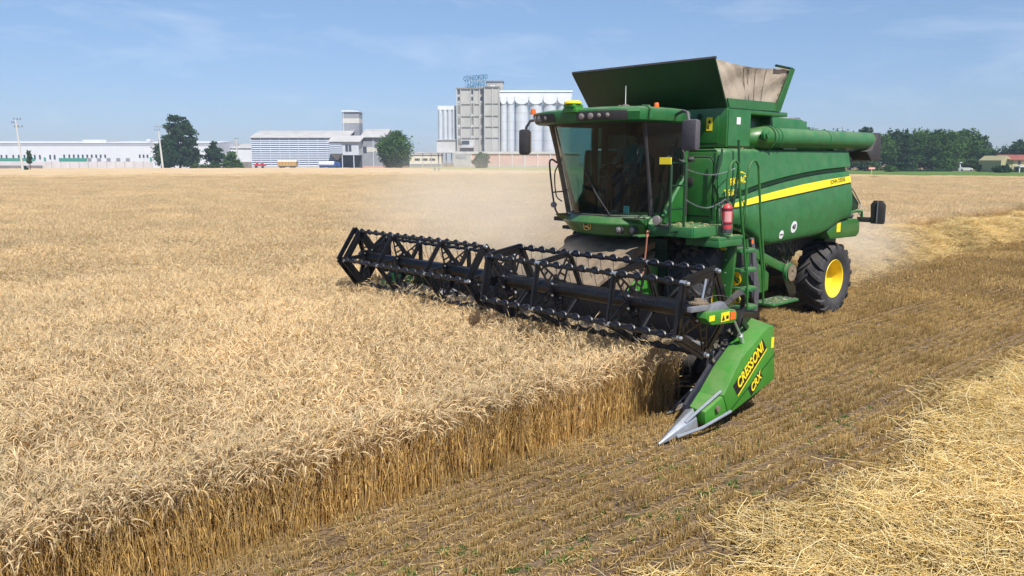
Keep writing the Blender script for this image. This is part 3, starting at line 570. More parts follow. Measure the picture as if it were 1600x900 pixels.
BM_['bark'] = mat('tree_bark', (0.10, 0.075, 0.05), 0.95)

class BG:
    """a building on the background grid: px and image rows become metres at its own distance"""
    def __init__(s, name, label, cat, px, dep, group=None, z=0):
        s.dep = dep; s.l0 = latpx(px, dep); s.t = thing(name, label, cat, bgp(s.l0, dep, z), GA, group); s.k = {}
    def X(s, px, back=0): return latpx(px, s.dep) - s.l0
    def Z(s, v): return zpx(v, s.dep)
    def B(s, px0, px1, v0, v1, y0, y1, mi=0):
        """box from px0..px1, rows v0 (top)..v1, y0..y1 metres behind the front plane"""
        return MB().bb(s.X(px0), s.X(px1), y0, y1, s.Z(v1) if v1 is not None else 0, s.Z(v0), mi)
    def part(s, name, mb, m, parent=None, bevel=0, smooth=38): return mb.build(name, m, parent or s.t, bevel, smooth)

def far_buildings():
    # A. long white warehouse
    b = BG('warehouse', 'long low white warehouse with small dark windows and green doors far left', 'warehouse', 150, 300)
    w = b.part('wall', b.B(-90, 334, 224, None, 0, 40), BM_['wwall'])
    rf = MB(); rf.prism([(0 - 0.3, b.Z(224)), (20, b.Z(218.5)), (40.3, b.Z(224))], 0, b.X(-90), b.X(334)); rf.bb(b.X(118), b.X(156), 6, 18, b.Z(224), b.Z(217.5)); rf.bb(b.X(216), b.X(222), 8, 12, b.Z(220), b.Z(216.5)); b.part('roof', rf, BM_['wroof'])
    b.part('eaves_gutter', b.B(-90, 334, 226.7, 227.2, -0.15, -0.03), BM_['wroof'])
    for px in (-60, -52, -44, -36, -28, -20, -12, 3, 11, 21.5, 30, 39, 55, 63, 79, 86, 101, 109, 116, 123, 130, 137, 144, 151, 158, 165, 219, 225, 231, 262, 268, 274, 286, 292, 298, 304, 310, 316, 322):
        top = 241.5 if px > 90 else 242; b.part('window', b.B(px - 1.3, px + 1.3, top, top + (5 if px > 90 else 7), -0.08, 0.2), BM_['dark'])
    for a, c in ((-80, 55), (93, 136)): b.part('green_shutter', b.B(a, c, 247, 252.5, -0.35, -0.02), BM_['teal'])
    for px in (70.5, 236): b.part('door', b.B(px - 1.5, px + 1.5, 246, 252, -0.12, 0.2), BM_['teal'])
    for px in (140, 155, 170, 185, 200): b.part('loading_door', b.B(px - 3, px + 3, 247, 253, -0.12, 0.2), BM_['gmetal'])
    # grey-white annexe shed at its right
    b = BG('storage_shed', 'pale storage shed with flat grey roof left of the louvred barn', 'shed', 360, 318)
    b.part('wall', b.B(335, 400, 231, None, 0, 30), BM_['wwall']); b.part('roof', MB().prism([(-0.4, b.Z(231.5)), (16, b.Z(223.5)), (30.4, b.Z(231))], 0, b.X(334), b.X(401)), BM_['groof']); b.part('plinth', b.B(370, 400, 253, None, -0.5, -0.02), BM_['concd'])
    # B. fences
    b = BG('boundary_wall', 'pale panelled concrete wall in front of the white warehouse', 'wall', 150, 262)
    for i in range(12):
        a = 66 + i * 14.3; b.part('wall_panel', b.B(a + 0.35, a + 13.95, 252.6, None, 0, 0.2), BM_['fence'])
        b.part('post', b.B(a - 0.35, a + 0.35, 252, None, -0.1, 0.3), BM_['conc'])
    b = BG('boundary_wall', 'low grey rendered wall at the far left edge of the field', 'wall', 0, 258)
    b.part('wall_panel', b.B(-120, 64.5, 258.5, None, 0, 0.25), BM_['concd']); b.part('coping', b.B(-120, 64.5, 252, 258.4, 2.2, 2.4), BM_['fence'])
    # E. louvred barn with its tower and hall
    b = BG('grain_barn', 'long barn clad in white louvres with a pale pitched roof', 'barn', 460, 300)
    b.part('wall', b.B(394, 527, 215.5, None, 0, 24), BM_['louvb'])
    for i in range(15):
        z1 = b.Z(217 + i * 2.95); mb = MB(); mb.box(((b.X(394) + b.X(527)) / 2, -0.28, z1 - 0.14), (b.X(527) - b.X(394), 0.42, 0.30), (-30, 0, 0)); b.part('louvre', mb, BM_['louv'])
    for i in range(10): px = 394.5 + i * 14.7; b.part('post', b.B(px - 0.35, px + 0.35, 215.5, None, -0.65, -0.5), BM_['louv'])
    b.part('base_wall', b.B(394, 527, 259.3, None, -0.5, -0.02), BM_['concp'])
    b.part('roof', MB().prism([(-0.9, b.Z(215.8)), (-0.9, b.Z(214.6)), (12, b.Z(202.2)), (25, b.Z(214.6)), (25, b.Z(215.8)), (12, b.Z(203.2))], 0, b.X(392.5), b.X(546)), BM_['groof'])
    b = BG('conveyor_tower', 'square grey tower with a pale band rising behind the louvred barn', 'tower', 551, 312)
    b.part('shaft', b.B(537, 563, 175, None, 0, 7), BM_['gmetal']); b.part('band', b.B(536.8, 563.2, 185, 192.5, -0.06, 7.06), BM_['gband']); b.part('roof', MB().prism([(b.X(536), b.Z(175)), (b.X(536), b.Z(172.5)), (b.X(550), b.Z(171.7)), (b.X(564), b.Z(173.5)), (b.X(564), b.Z(175))], 1, -0.5, 7.5), BM_['louv'])
    b.part('downpipe', MB().cyl((b.X(538.7), -0.3, b.Z(205)), (b.X(538.7), -0.3, b.Z(175)), 0.15), BM_['louv'])
    b = BG('storage_hall', 'dark grey metal hall with pale gabled roof and raised loading box', 'hall', 585, 296)
    b.part('wall', b.B(566, 603, 214.3, None, 0, 22), BM_['gmetal']); b.part('wall_band', b.B(572, 596, 230, 237.5, -0.06, -0.01), BM_['gband']); b.part('downpipe', b.B(583.3, 584.2, 214.5, None, -0.2, -0.07), BM_['louv'])
    b.part('gable', MB().prism([(0.02, b.Z(214.4)), (11, b.Z(201.5)), (21.98, b.Z(214.4))], 0, b.X(566.2), b.X(602.8)), BM_['gmetal'])
    b.part('roof', MB().prism([(-0.9, b.Z(215)), (-0.9, b.Z(213.8)), (11, b.Z(199.7)), (22.9, b.Z(213.8)), (22.9, b.Z(215)), (11, b.Z(201))], 0, b.X(564), b.X(604.5)), BM_['groof'])
    b.part('base_wall', b.B(566.5, 603, 259.4, None, -0.4, -0.02), BM_['pink'])
    b.part('loading_box', b.B(542, 566.5, 222, 242.5, -7, 0), BM_['silo']); b.part('loading_box', b.B(522, 541.7, 222, 240.5, -7, 0), BM_['silo'])
    for i in range(6): b.part('louvre', b.B(522.4, 541.4, 224 + i * 2.9, 225.5 + i * 2.9, -7.4, -7.02), BM_['louv'])
    b.part('window', b.B(546.5, 550.5, 226.7, 237, -7.1, -6.9), BM_['dark']); b.part('window', b.B(551.5, 555.5, 226.7, 237, -7.1, -6.9), BM_['dark'])
    b.part('window', b.B(568, 573.5, 229, 239, -0.1, 0.2), BM_['dark'])
    b.part('roof', MB().prism([(-7.8, b.Z(222.6)), (-7.8, b.Z(221.6)), (2, b.Z(211.5)), (2, b.Z(212.6))], 0, b.X(520), b.X(570)), BM_['groof'])
    for px in (541, 558.5): b.part('support_column', b.B(px - 0.5, px + 0.5, 242.6, None, -6.9, -6.2), BM_['louv'])
    b.part('bay_shade_sheet', b.B(526, 566, 242.6, None, -0.9, -0.05), BM_['dark'])  # near-black sheet standing for the shade in the opening under the box
    hp = MB(); hp.loft([[(b.X(523), -6.5, b.Z(240.6)), (b.X(540), -6.5, b.Z(240.6)), (b.X(540), -1, b.Z(240.6)), (b.X(523), -1, b.Z(240.6))], [(b.X(529), -4.5, b.Z(250)), (b.X(532), -4.5, b.Z(250)), (b.X(532), -3.5, b.Z(250)), (b.X(529), -3.5, b.Z(250))]]); b.part('hopper', hp, BM_['silo'])
    # F. concrete elevator and its silo blocks
    b = BG('grain_elevator', 'tall weathered concrete grain elevator with rooftop lettering', 'grain elevator', 748, 350)
    b.part('wall', b.B(714.5, 757, 138.5, None, 0, 12), BM_['conc'])
    b.part('wing', b.B(757.2, 781, 137, None, -3, 12), BM_['conc'])
    b.part('lift_tower', b.B(760, 786, 123, 238, 12.2, 22), BM_['conc']); b.part('parapet', b.B(758.5, 787, 121.8, 123.6, 11.8, 22.4), BM_['concd'])
    b.part('parapet', b.B(713.5, 757, 137.3, 139.2, -0.5, 12.1), BM_['concd']); b.part('parapet', b.B(756, 781.6, 136, 137.6, -3.5, 12), BM_['concd'])
    for px in (714.8, 721, 736.5, 741, 749.8, 756): b.part('frame_column', b.B(px - 0.5, px + 0.5, 139.3, None, -0.45, -0.03), BM_['concp'])
    for px in (758, 770, 780): b.part('frame_column', b.B(px - 0.5, px + 0.5, 137.8, None, -3.45, -3.03), BM_['concp'])
    for v in (162.5, 181.5, 198.5, 215.5):
        b.part('floor_band', b.B(721.6, 749.2, v, v + 0.9, -0.3, -0.03), BM_['concd']); b.part('floor_band', b.B(758.7, 780.6, v - 0.3, v + 0.6, -3.3, -3.02), BM_['concd'])
    for px in (717.8, 738.6, 752.8):
        for v, h in ((141, 6), (152, 5), (164, 13), (184, 10), (201, 10), (218, 8)): b.part('window', b.B(px - 1.6, px + 1.6, v, v + h, -0.12, 0.1), BM_['concd'] if h > 6 else BM_['dark'])
        for v in (148, 158, 179, 196, 213): b.part('window_panel', b.B(px - 1.6, px + 1.6, v, v + 3, -0.14, 0.1), BM_['concp'])
    b.part('loading_bay', b.B(722, 741, 218.5, 228, -2, -0.46), BM_['concp']); b.part('loading_bay_opening', b.B(722.6, 734, 220, 226, -2.1, -1.9), BM_['dark']); b.part('loading_dock', b.B(720, 741, 228.3, 231, -3, -0.46), BM_['concp'])
    sg = MB()
    for i in range(9): px = 727.5 + i * 4.0; sg.cyl((b.X(px), 3.5, b.Z(138.5)), (b.X(px), 3.5, b.Z(117.5)), 0.10, seg=5)
    for v in (126, 135.6): sg.cyl((b.X(727), 3.5, b.Z(v)), (b.X(760), 3.5, b.Z(v - 1.5)), 0.10, seg=5)
    b.part('sign_frame', sg, BM_['concd'])
    o = b.part('sign_panel', MB().bb(b.X(727), b.X(760), 3.7, 3.75, b.Z(116.5), b.Z(115.9)), BM_['concd'])
    text('sign_lettering', 'CONSORZIO', 2.75, BM_['sign'], b.t, (b.X(743.3), 3.3, b.Z(120.5)), (1, 0, 0.10), (0, 0, 1), 0.08, bold=0.05, sx=0.66)
    text('sign_lettering', 'AGRARIO', 2.75, BM_['sign'], b.t, (b.X(744), 3.3, b.Z(130.8)), (1, 0, 0.10), (0, 0, 1), 0.08, bold=0.05, sx=0.66)
    for px in (768, 771): b.part('dish_antenna', MB().ball((b.X(px), 4, b.Z(133)), 0.8, 8, sc=(1, 0.4, 1)), BM_['wwall'])
    rl = MB(); 
    for px in (762, 766, 770, 774): rl.cyl((b.X(px), -1, b.Z(137)), (b.X(px), -1, b.Z(132.5)), 0.09, seg=5)
    rl.cyl((b.X(761), -1, b.Z(132.5)), (b.X(775), -1, b.Z(132.5)), 0.1, seg=5); b.part('roof_railing', rl, BM_['concd'])
    b = BG('silo_block', 'smaller block of four white silos left of the concrete elevator', 'silo block', 699, 352)
    for px in (688.5, 696, 703, 710):
        r = (b.X(px + 3.5) - b.X(px - 3.5)) / 2; b.part('silo', MB().cyl((b.X(px), 1.5, b.Z(218.5)), (b.X(px), 1.5, b.Z(172)), r, seg=20), BM_['silo'])
        b.part('silo_cap', MB().lathe((b.X(px), 1.5, 0), [(b.Z(172) + 0.01, r), (b.Z(169.5), r * 1.05), (b.Z(169), r * 0.9)], 20, 2), BM_['wwall'])
    b.part('top_gallery', b.B(685, 714, 165, 171.5, 0.6, 5), BM_['wwall']); b.part('base_block', b.B(683, 714, 219, 237.5, -0.6, 8), BM_['concp']); b.part('ledge', b.B(682, 714.2, 217.6, 219.4, -1, 8), BM_['conc'])
    b.part('deck_slab', b.B(650, 714, 237.7, 239.3, -5, 8), BM_['concp'])
    for px in (686, 691.5, 698, 706.5): b.part('support_column', b.B(px - 0.8, px + 0.8, 239.4, None, -3, -2), BM_['concd'])
    for px in (662, 675): b.part('support_column', b.B(px - 0.5, px + 0.5, 239.4, None, -4, -3.2), BM_['concp'])
    b = BG('silo_block', 'large block of white cylindrical silos right of the concrete elevator', 'silo block', 830, 352)
    for x0, x1 in ((781.8, 792), (792.4, 803.6), (804.2, 825.6), (826.2, 847.6), (848.2, 869.6), (870.2, 891.6)):
        r = (b.X(x1) - b.X(x0)) / 2; cx = b.X((x0 + x1) / 2); b.part('silo', MB().cyl((cx, r, b.Z(238)), (cx, r, b.Z(160)), r, seg=28), BM_['silo'])
        b.part('silo_cap', MB().lathe((cx, r, 0), [(b.Z(160) + .01, r * 1.0), (b.Z(155), r * 1.04), (b.Z(151.5), r * 1.0)], 28, 2), BM_['wwall'])
        b.part('scalloped_fascia', MB().prism([(cx - r, b.Z(151))] + [(cx - r * math.cos(a), b.Z(155) - (b.Z(155) - b.Z(163)) * math.sin(a)) for a in np.linspace(0, math.pi, 15)] + [(cx + r, b.Z(151))], 1, -0.25, -0.05), BM_['wwall'])
        for v in (176, 190, 204, 219): b.part('hoop', MB().lathe((cx, r, 0), [(b.Z(v + 0.4), r * 1.012), (b.Z(v), r * 1.012)], 28, 2), BM_['conc'])
    b.part('top_gallery', b.B(780, 893, 142, 151.4, 1.0, 7), BM_['wwall']); g = MB(); g.prism([(0.6, b.Z(143)), (1.2, b.Z(141.2)), (6.8, b.Z(141.2)), (7.4, b.Z(143))], 0, b.X(779), b.X(894)); b.part('gallery_roof', g, BM_['wwall'])
    b = BG('base_building', 'low pinkish building with white pilasters at the foot of the silos', 'building', 800, 332)
    b.part('wall', b.B(709, 905, 240.5, None, 0, 12), BM_['pink']); b.part('parapet', b.B(708, 906, 236.8, 240.4, -0.5, 12), BM_['concp']); b.part('end_block', b.B(709, 736, 241, None, -1, -0.03), BM_['conc'])
    for px in (736, 780, 800, 820, 840, 860, 880): b.part('pilaster', b.B(px - 0.6, px + 0.6, 240.6, None, -0.4, -0.04), BM_['wwall'])
    b.part('window', b.B(712, 729, 242.5, 248, -1.1, -0.95), BM_['gmetal']); b.part('plinth', b.B(736.6, 905, 258.5, None, -0.3, -0.05), BM_['conc'])
    b = BG('office_building', 'low cream building with a row of dark windows between tree and silos', 'building', 668, 385)
    b.part('wall', b.B(640, 690, 242, None, 0, 10), BM_['cream']); b.part('parapet', b.B(639.5, 690.5, 240.6, 242, -0.4, 10), BM_['concp'])
    for a, c in ((648, 656), (659, 668), (671, 680)): b.part('window_band', b.B(a, c, 247.5, 251, -0.1, 0.2), BM_['dark'])
    b.part('plinth', b.B(641, 689, 256, None, -0.3, -0.04), BM_['gmetal'])
    # H. farmhouse
    b = BG('farmhouse', 'yellow farmhouse with red tiled roof at the right edge', 'house', 1600, 182)
    b.part('wall', b.B(1582.5, 1640, 249.5, None, 0, 9), BM_['ycream']); 
    b.part('gable', MB().prism([(b.X(1565), b.Z(250.5)), (b.X(1574), b.Z(243)), (b.X(1582.3), b.Z(250)), (b.X(1582.3), 0), (b.X(1565), 0)], 1, 0.1, 9), BM_['ycream'])
    rf = MB(); rf.prism([(-0.6, b.Z(250.2)), (-0.6, b.Z(249.2)), (4.5, b.Z(241.5)), (9.6, b.Z(249.2)), (9.6, b.Z(250.2)), (4.5, b.Z(242.6))], 0, b.X(1574), b.X(1645)); b.part('roof', rf, BM_['tile'])
    for px in (1593, 1608): b.part('window', b.B(px - 2, px + 2, 251.5, 257, -0.1, 0.2), BM_['dark'])
    b.part('porch', b.B(1586, 1640, 259.5, 261, -2, -0.05), BM_['wwall']); b.part('doorway', b.B(1588, 1597, 262, None, -0.12, 0.2), BM_['dark'])
    for px in (1586.5, 1600): b.part('porch_post', b.B(px - 0.6, px + 0.6, 261.2, None, -1.9, -1.6), BM_['wwall'])
far_buildings()

def far_vehicles():
    b = BG('trailer', 'tall ochre sided grain trailer parked before the louvred barn', 'trailer', 449, 284)
    b.part('body', b.B(433, 462.5, 252.5, 259.6, 0, 2.4), BM_['orange']); b.part('tarpaulin', MB().prism([(-0.05, b.Z(252.4)), (1.2, b.Z(250.7)), (2.45, b.Z(252.4))], 0, b.X(432.6), b.X(463)), BM_['cream']); b.part('chassis', b.B(434, 462, 259.8, 260.8, 0.3, 2.1), BM_['dark'])
    for i in range(6): px = 436 + i * 5; b.part('side_post', b.B(px - .2, px + .2, 252.6, 259.5, -0.06, -0.005), BM_['concd'])
    for px in (438, 443, 454, 459): b.part('wheel', MB().cyl((b.X(px), 0.1, 0.75), (b.X(px), 0.5, 0.75), 0.5, seg=14), BM_['dark'])
    b = BG('tanker_truck', 'white and blue tanker truck parked under the raised loading box', 'truck', 516, 283)
    b.part('tank', MB().cyl((b.X(497.5), 1.2, b.Z(256.2)), (b.X(521), 1.2, b.Z(256.2)), 0.95, seg=18), BM_['wwall'], bevel=0.15); b.part('chassis', b.B(498, 530, 260.2, 261.4, 0.4, 2.0), BM_['blue'])
    b.part('side_skirt', b.B(499, 521, 258.8, 260, 0.05, 0.2), BM_['blue'])
    cb = MB(); cb.prism([(b.X(522), b.Z(261)), (b.X(522), b.Z(253.4)), (b.X(527.5), b.Z(253)), (b.X(530), b.Z(257)), (b.X(530.4), b.Z(261))], 1, 0.1, 2.3); c = b.part('cab', cb, BM_['blue'], bevel=0.1); b.part('window', b.B(524, 527.4, 254.2, 256.6, 0.05, 0.12), BM_['dark'], c)
    for px in (501, 505, 517, 526.5): b.part('wheel', MB().cyl((b.X(px), 0.1, 0.8), (b.X(px), 0.45, 0.8), 0.5, seg=14), BM_['dark'])
    b = BG('red_implement', 'low red farm implement left of the ochre trailer', 'implement', 404, 284)
    mb = MB(); mb.bb(b.X(397), b.X(414), 0, 1.4, 1.15, 1.65); mb.bb(b.X(399), b.X(402), 0.1, 1.3, 1.65, 2.2); mb.bb(b.X(407), b.X(410), 0.1, 1.3, 1.65, 2.1); mb.cyl((b.X(395), 0.7, 0.9), (b.X(397), 0.7, 1.2), 0.1); b.part('frame', mb, M['red'])
    for px in (400, 410): b.part('wheel', MB().cyl((b.X(px), -0.2, 0.7), (b.X(px), 0.1, 0.7), 0.5, seg=12), BM_['dark'])
    for px, c, lb in ((1488, 'concp', 'white car parked beyond the verge left of the white pole'), (1496, 'concp', 'white van parked beside the white pole'), (1511, 'concp', 'pale car parked right of the white pole')):
        b = BG('parked_car', lb, 'car', px, 205); L = 1.8; h = 1.7 if 'van' in lb else 1.2
        b.part('body', MB().prism([(-L, 0.45), (-L, 1.0), (-L * 0.75, 1.1), (-L * 0.55, h), (L * 0.5, h), (L * 0.85, 1.05), (L, 0.9), (L, 0.45)], 1, 0, 1.7), BM_[c], bevel=0.08); b.part('side_window', MB().prism([(-L * 0.6, 1.12), (-L * 0.48, h - 0.12), (L * 0.45, h - 0.12), (L * 0.68, 1.12)], 1, -0.02, 0.05), BM_['dark'])
        for x in (-1.3, 1.3): b.part('wheel', MB().cyl((x, -0.02, 0.42), (x, 0.2, 0.42), 0.32, seg=12), BM_['dark'])
far_vehicles()

def power_pole(px, vtop, dep, arms, label, lean=0.0):
    b = BG('power_pole', label, 'power pole', px, dep, 'power poles at the field edge'); h = b.Z(vtop)
    b.part('post', MB().cyl((0, 0, 0), (-lean, 0, h), 0.26 * dep / 185, 0.14 * dep / 185, 10), BM_['pole'])
    for z, w, o in arms:
        a = b.part('crossarm', MB().bb(-lean * z / h - w * (0.5 - o), -lean * z / h + w * (0.5 + o), -0.08, 0.08, z - 0.07, z + 0.07), BM_['concd'])
        for s_ in (-0.45, 0, 0.45): b.part('insulator', MB().cyl((-lean * z / h + w * (o + s_), 0, z + 0.07), (-lean * z / h + w * (o + s_), 0, z + 0.36), 0.06, 0.1, 6), BM_['dark'], a)
power_pole(34.5, 186.5, 185, [(12.3, 1.7, 0.25), (10.6, 2.0, 0.2), (11.5, 1.0, -0.5)], 'tallest pale concrete power pole at the far left', 0.6)
power_pole(254, 205, 238, [(12.8, 2.0, 0), (11.9, 1.6, -0.2)], 'pale power pole in front of the big dark tree', 0.6)
power_pole(371, 218, 300, [(11.0, 1.4, 0.0), (8.5, 1.5, 0.1)], 'thin power pole behind the bushes left of the louvred barn')
b = BG('field_sign', 'small red and white board on a yellow post at the right field edge', 'sign', 1363, 122)
b.part('post', MB().cyl((0, 0, 0), (0, 0, b.Z(264)), 0.06, seg=8), mat('yellow_green_post', (0.45, 0.45, 0.10), 0.7)); b.part('board', MB().bb(-0.5, 0.5, -0.07, -0.03, b.Z(264.8), b.Z(261.2)), mat('red_board', (0.62, 0.16, 0.12), 0.6)); b.part('board_stripe', MB().bb(-0.42, 0.42, -0.09, -0.072, b.Z(263.4), b.Z(262.6)), BM_['wwall'])
b = BG('marker_post', 'thin white post standing before the right hand trees', 'post', 1501, 200)
b.part('post', MB().cyl((0, 0, 0), (0, 0, b.Z(254.5)), 0.16, 0.1, 8), BM_['wwall']); b.part('lamp_head', MB().ball((0.1, 0, b.Z(254)), 0.35, 8, sc=(1, 1, 0.5)), BM_['wwall'])
b = BG('marker_stake', 'pair of small dark stakes standing in the far wheat', 'stake', 683, 170)
for d in (-0.5, 0.35): b.part('stake', MB().cyl((d, 0, 0), (d, 0, 1.5), 0.12, seg=6), BM_['concd'])

# ---- trees
def leaf_mat(name, a, c):
    m = straw_mat(name, [(0.0, a), (1.0, c)], 0.28, 0.18); return m
LM = [leaf_mat('broadleaf_foliage', (0.040, 0.095, 0.022), (0.090, 0.165, 0.040)), leaf_mat('dark_foliage', (0.022, 0.056, 0.024), (0.050, 0.102, 0.040)), leaf_mat('grey_green_foliage', (0.045, 0.085, 0.030), (0.09, 0.15, 0.05))]
def crown_mesh(seed, blobs, n, s, m):
    """leaf faces spread through several uneven lobes; blobs: (x,y,z,rx,ry,rz)"""
    r = np.random.default_rng(seed); nb = NB(); vol = np.array([b[3] * b[4] * b[5] for b in blobs]) ** 0.75; cnt = (n * vol / vol.sum()).astype(int)
    for b, k in zip(blobs, cnt):
        if k < 4: continue
        # sub-clumps make the outline uneven
        q = max(10, k // 24); d = r.normal(0, 1, (q, 3)); d /= np.linalg.norm(d, axis=1, keepdims=True); c = d * (r.random((q, 1)) ** 0.4) * 1.05; i = r.integers(0, q, k)
        p = c[i] + r.normal(0, 0.20, (k, 3)); P = p * np.array(b[3:6]) + np.array(b[:3]); P[:, 2] = np.maximum(P[:, 2], 0.05)
        u = r.normal(0, 1, (k, 3)); u /= np.linalg.norm(u, axis=1, keepdims=True); v = np.cross(u, r.normal(0, 1, (k, 3))); v /= np.linalg.norm(v, axis=1, keepdims=True); L = r.uniform(0.6, 1.3, (k, 1)) * s
        ti = r.random(q)[i]; T = np.stack([np.clip(ti[:, None] * 0.7 + r.random((k, 1)) * 0.3, 0, 1) + np.zeros((1, 2)), 0.75 + 0.5 * r.random((k, 1)) + np.zeros((1, 2))], -1)
        nb.strips(np.stack([P - u * L / 2, P + u * L / 2], 1), np.stack([v * L * 0.4, v * L * 0.4], 1), T)
    return nb.mesh('crown', m)
def tree(name, label, px, dep, vtop, wpx, kind=0, seed=0, shape='round', low=0.15, group=None, n=None, cat='tree'):
    b = BG(name, label, cat, px, dep, group); h = b.Z(vtop); hw = wpx / F_PX * dep * CP / 2; r = random.Random(seed); bl = []
    if shape == 'round':
        for k in range(9):
            t = r.uniform(low, 0.92); wr = math.sin(math.pi * min(1, max(0.08, (t - low * 0.6) / (1.0 - low * 0.6)) * 0.86 + 0.07)); a = r.uniform(0, 6.28); o = hw * 0.55 * wr * r.uniform(0.4, 1); q = hw * wr * r.uniform(0.42, 0.62)
            bl.append((o * math.cos(a), o * math.sin(a), h * t, q, q, min(q, h * 0.25)))
        bl.append((0, 0, h * 0.87, hw * 0.42, hw * 0.42, h * 0.13)); bl.append((0, 0, h * (low + 1) / 2, hw * 0.68, hw * 0.68, h * (1 - low) * 0.38))
    elif shape == 'tall':
        for k in range(11):
            t = low + (0.93 - low) * k / 10; wr = (0.55 + 0.5 * math.sin(math.pi * t)) * (1 if t < 0.8 else 0.75); a = k * 2.4; q = hw * 0.62 * wr; bl.append((hw * 0.36 * math.cos(a) * wr, hw * 0.36 * math.sin(a) * wr, h * t, q, q, h * 0.11))
        bl.append((0, 0, h * 0.94, hw * 0.3, hw * 0.3, h * 0.06))
    elif shape == 'open':
        for x_, z_, r_1 in ((-.1, .95, .26), (.28, .93, .20), (-.3, .80, .30), (.25, .80, .34), (.62, .70, .26), (0, .68, .34), (-.25, .58, .34), (.35, .56, .34), (.72, .52, .26), (-.35, .40, .42), (.15, .40, .42), (.60, .36, .36), (.85, .26, .22), (-.2, .22, .5), (.35, .20, .45), (.7, .12, .3)): bl.append((hw * x_, r.uniform(-.3, .3) * hw, h * z_, hw * r_1 * 1.12, hw * r_1 * 1.12, h * r_1 * .25))
    elif shape == 'pine':
        for k in range(9): t = low + (0.97 - low) * k / 8; q = hw * (1.05 - t) ** 0.8; bl.append((r.uniform(-.1, .1) * hw, 0, h * t, q, q, h * 0.05))
    elif shape == 'hedge':
        for k in range(8): bl.append((hw * (-0.85 + 0.243 * k), r.uniform(-1, 1), h * 0.42, hw * 0.18, 1.6, h * r.uniform(0.42, 0.58)))
    n = int((n or np.clip(hw * h * 90, 1500, 9000)) * 1.6)
    b.part('crown', MB(), LM[kind]); cr_ = b.t.children[-1]; cr_.data = crown_mesh(seed + 5, bl, n, max(0.20, dep * 0.0016), LM[kind])
    if shape != 'hedge':
        tk = MB(); tk.tube([(0, 0, 0), (0.1, 0, h * 0.3), (-0.1, 0.1, h * 0.6), (0, 0, h * 0.9)], [h * 0.024, h * 0.017, h * 0.010, h * 0.003])
        for k in range(6): a = r.uniform(0, 6.28); z = h * r.uniform(0.25, 0.6); tk.tube([(0, 0, z), (hw * 0.35 * math.cos(a), hw * 0.35 * math.sin(a), z + h * 0.12), (hw * 0.6 * math.cos(a), hw * 0.6 * math.sin(a), z + h * 0.22)], [h * 0.010, h * 0.006, h * 0.002], 5)
        b.part('trunk', tk, BM_['bark'])
    return b
tree('leafy_tree', 'tall dark open crowned tree standing in front of the white warehouse', 281, 256, 181.5, 60, 1, 3, 'open', 0.12, n=11000)
tree('leafy_tree', 'rounded lower tree against the left side of the tall dark tree', 259, 250, 217, 42, 1, 8, 'round', 0.08)
tree('leafy_tree', 'broad round dark tree beside the grey metal hall', 619, 262, 208, 66, 0, 12, 'round', 0.06, n=9000)
tree('leafy_tree', 'narrow bushy tree between tall dark tree and louvred barn', 335, 262, 222, 32, 1, 14, 'tall', 0.06)
tree('leafy_tree', 'low bushy tree beside the storage shed', 362, 262, 237, 34, 0, 16, 'round', 0.06)
tree('shrub', 'grey green shrub growing before the concrete elevator', 752, 268, 238.5, 36, 2, 18, 'round', 0.05, cat='shrub')
tree('shrub', 'long low bramble thicket under the bushy trees', 338, 250, 256.5, 80, 2, 19, 'hedge', cat='shrub')
tree('young_tree', 'thin young tree beside the tallest power pole', 46, 205, 234.5, 9, 2, 20, 'round', 0.4, n=700)
tree('shrub', 'small dark bush at the foot of the tallest power pole', 39, 200, 260, 7, 1, 21, 'round', 0.05, n=500, cat='shrub')
TG = 'tall trees beyond the grass verge'
rt = [(1262, 215, 200, 60, 0, 'round'), (1292, 235, 205, 56, 1, 'round'), (1318, 225, 207, 54, 0, 'round'), (1348, 222, 200, 40, 1, 'tall'), (1372, 216, 212, 52, 0, 'round'), (1398, 224, 205, 56, 1, 'round'), (1413, 214, 202.5, 26, 1, 'pine'), (1428, 220, 204, 54, 0, 'round'), (1456, 226, 203.5, 56, 1, 'tall'), (1478, 218, 202.5, 56, 0, 'round'), (1506, 222, 202, 50, 0, 'tall'), (1527, 226, 211, 36, 1, 'tall')]
lbs = ['leftmost tall tree, mostly behind the grain tank and auger', 'round tree showing just above the unloading auger tube', 'dark tree above the right part of the auger tube', 'slender dark tree above the black auger spout', 'round tree immediately right of the black auger spout', 'dark round tree left of the pointed conifer', 'pointed dark conifer rising from the tree row', 'round mid green tree right of the pointed conifer', 'dark tall tree in the middle of the right tree row', 'broad round tree near the white pole', 'tallest upright tree above the parked cars', 'last upright tree at the right end of the tall row']
for (px, d, v, w_, k, sh), lb in zip(rt, lbs): tree('conifer_tree' if sh == 'pine' else 'leafy_tree', lb, px, d, v + 1, w_ * 1.3, k, int(px), sh, 0.10, TG, n=5200)
tree('leafy_tree', 'bright green round tree in front of the tall tree row', 1476, 205, 238, 46, 0, 51, 'round', 0.05)
tree('leafy_tree', 'olive round tree low beside the auger spout', 1356, 205, 246, 46, 2, 52, 'round', 0.05)
tree('shrub', 'rounded green bush right of the red field sign', 1392, 190, 260, 24, 0, 53, 'round', 0.05, n=1500, cat='shrub')
tree('shrub', 'dark clipped hedge running below the tall trees', 1440, 196, 264, 84, 1, 54, 'hedge', cat='shrub')
tree('leafy_tree', 'small dark tree left of the pair before the farmhouse', 1538, 210, 236, 24, 1, 55, 'round', 0.08)
tree('leafy_tree', 'round dark tree right of the pair before the farmhouse', 1553, 208, 233.5, 20, 1, 56, 'round', 0.08)
tree('leafy_tree', 'broad tree rising behind the red roofed farmhouse', 1598, 240, 222, 66, 1, 57, 'round', 0.08, n=5000)
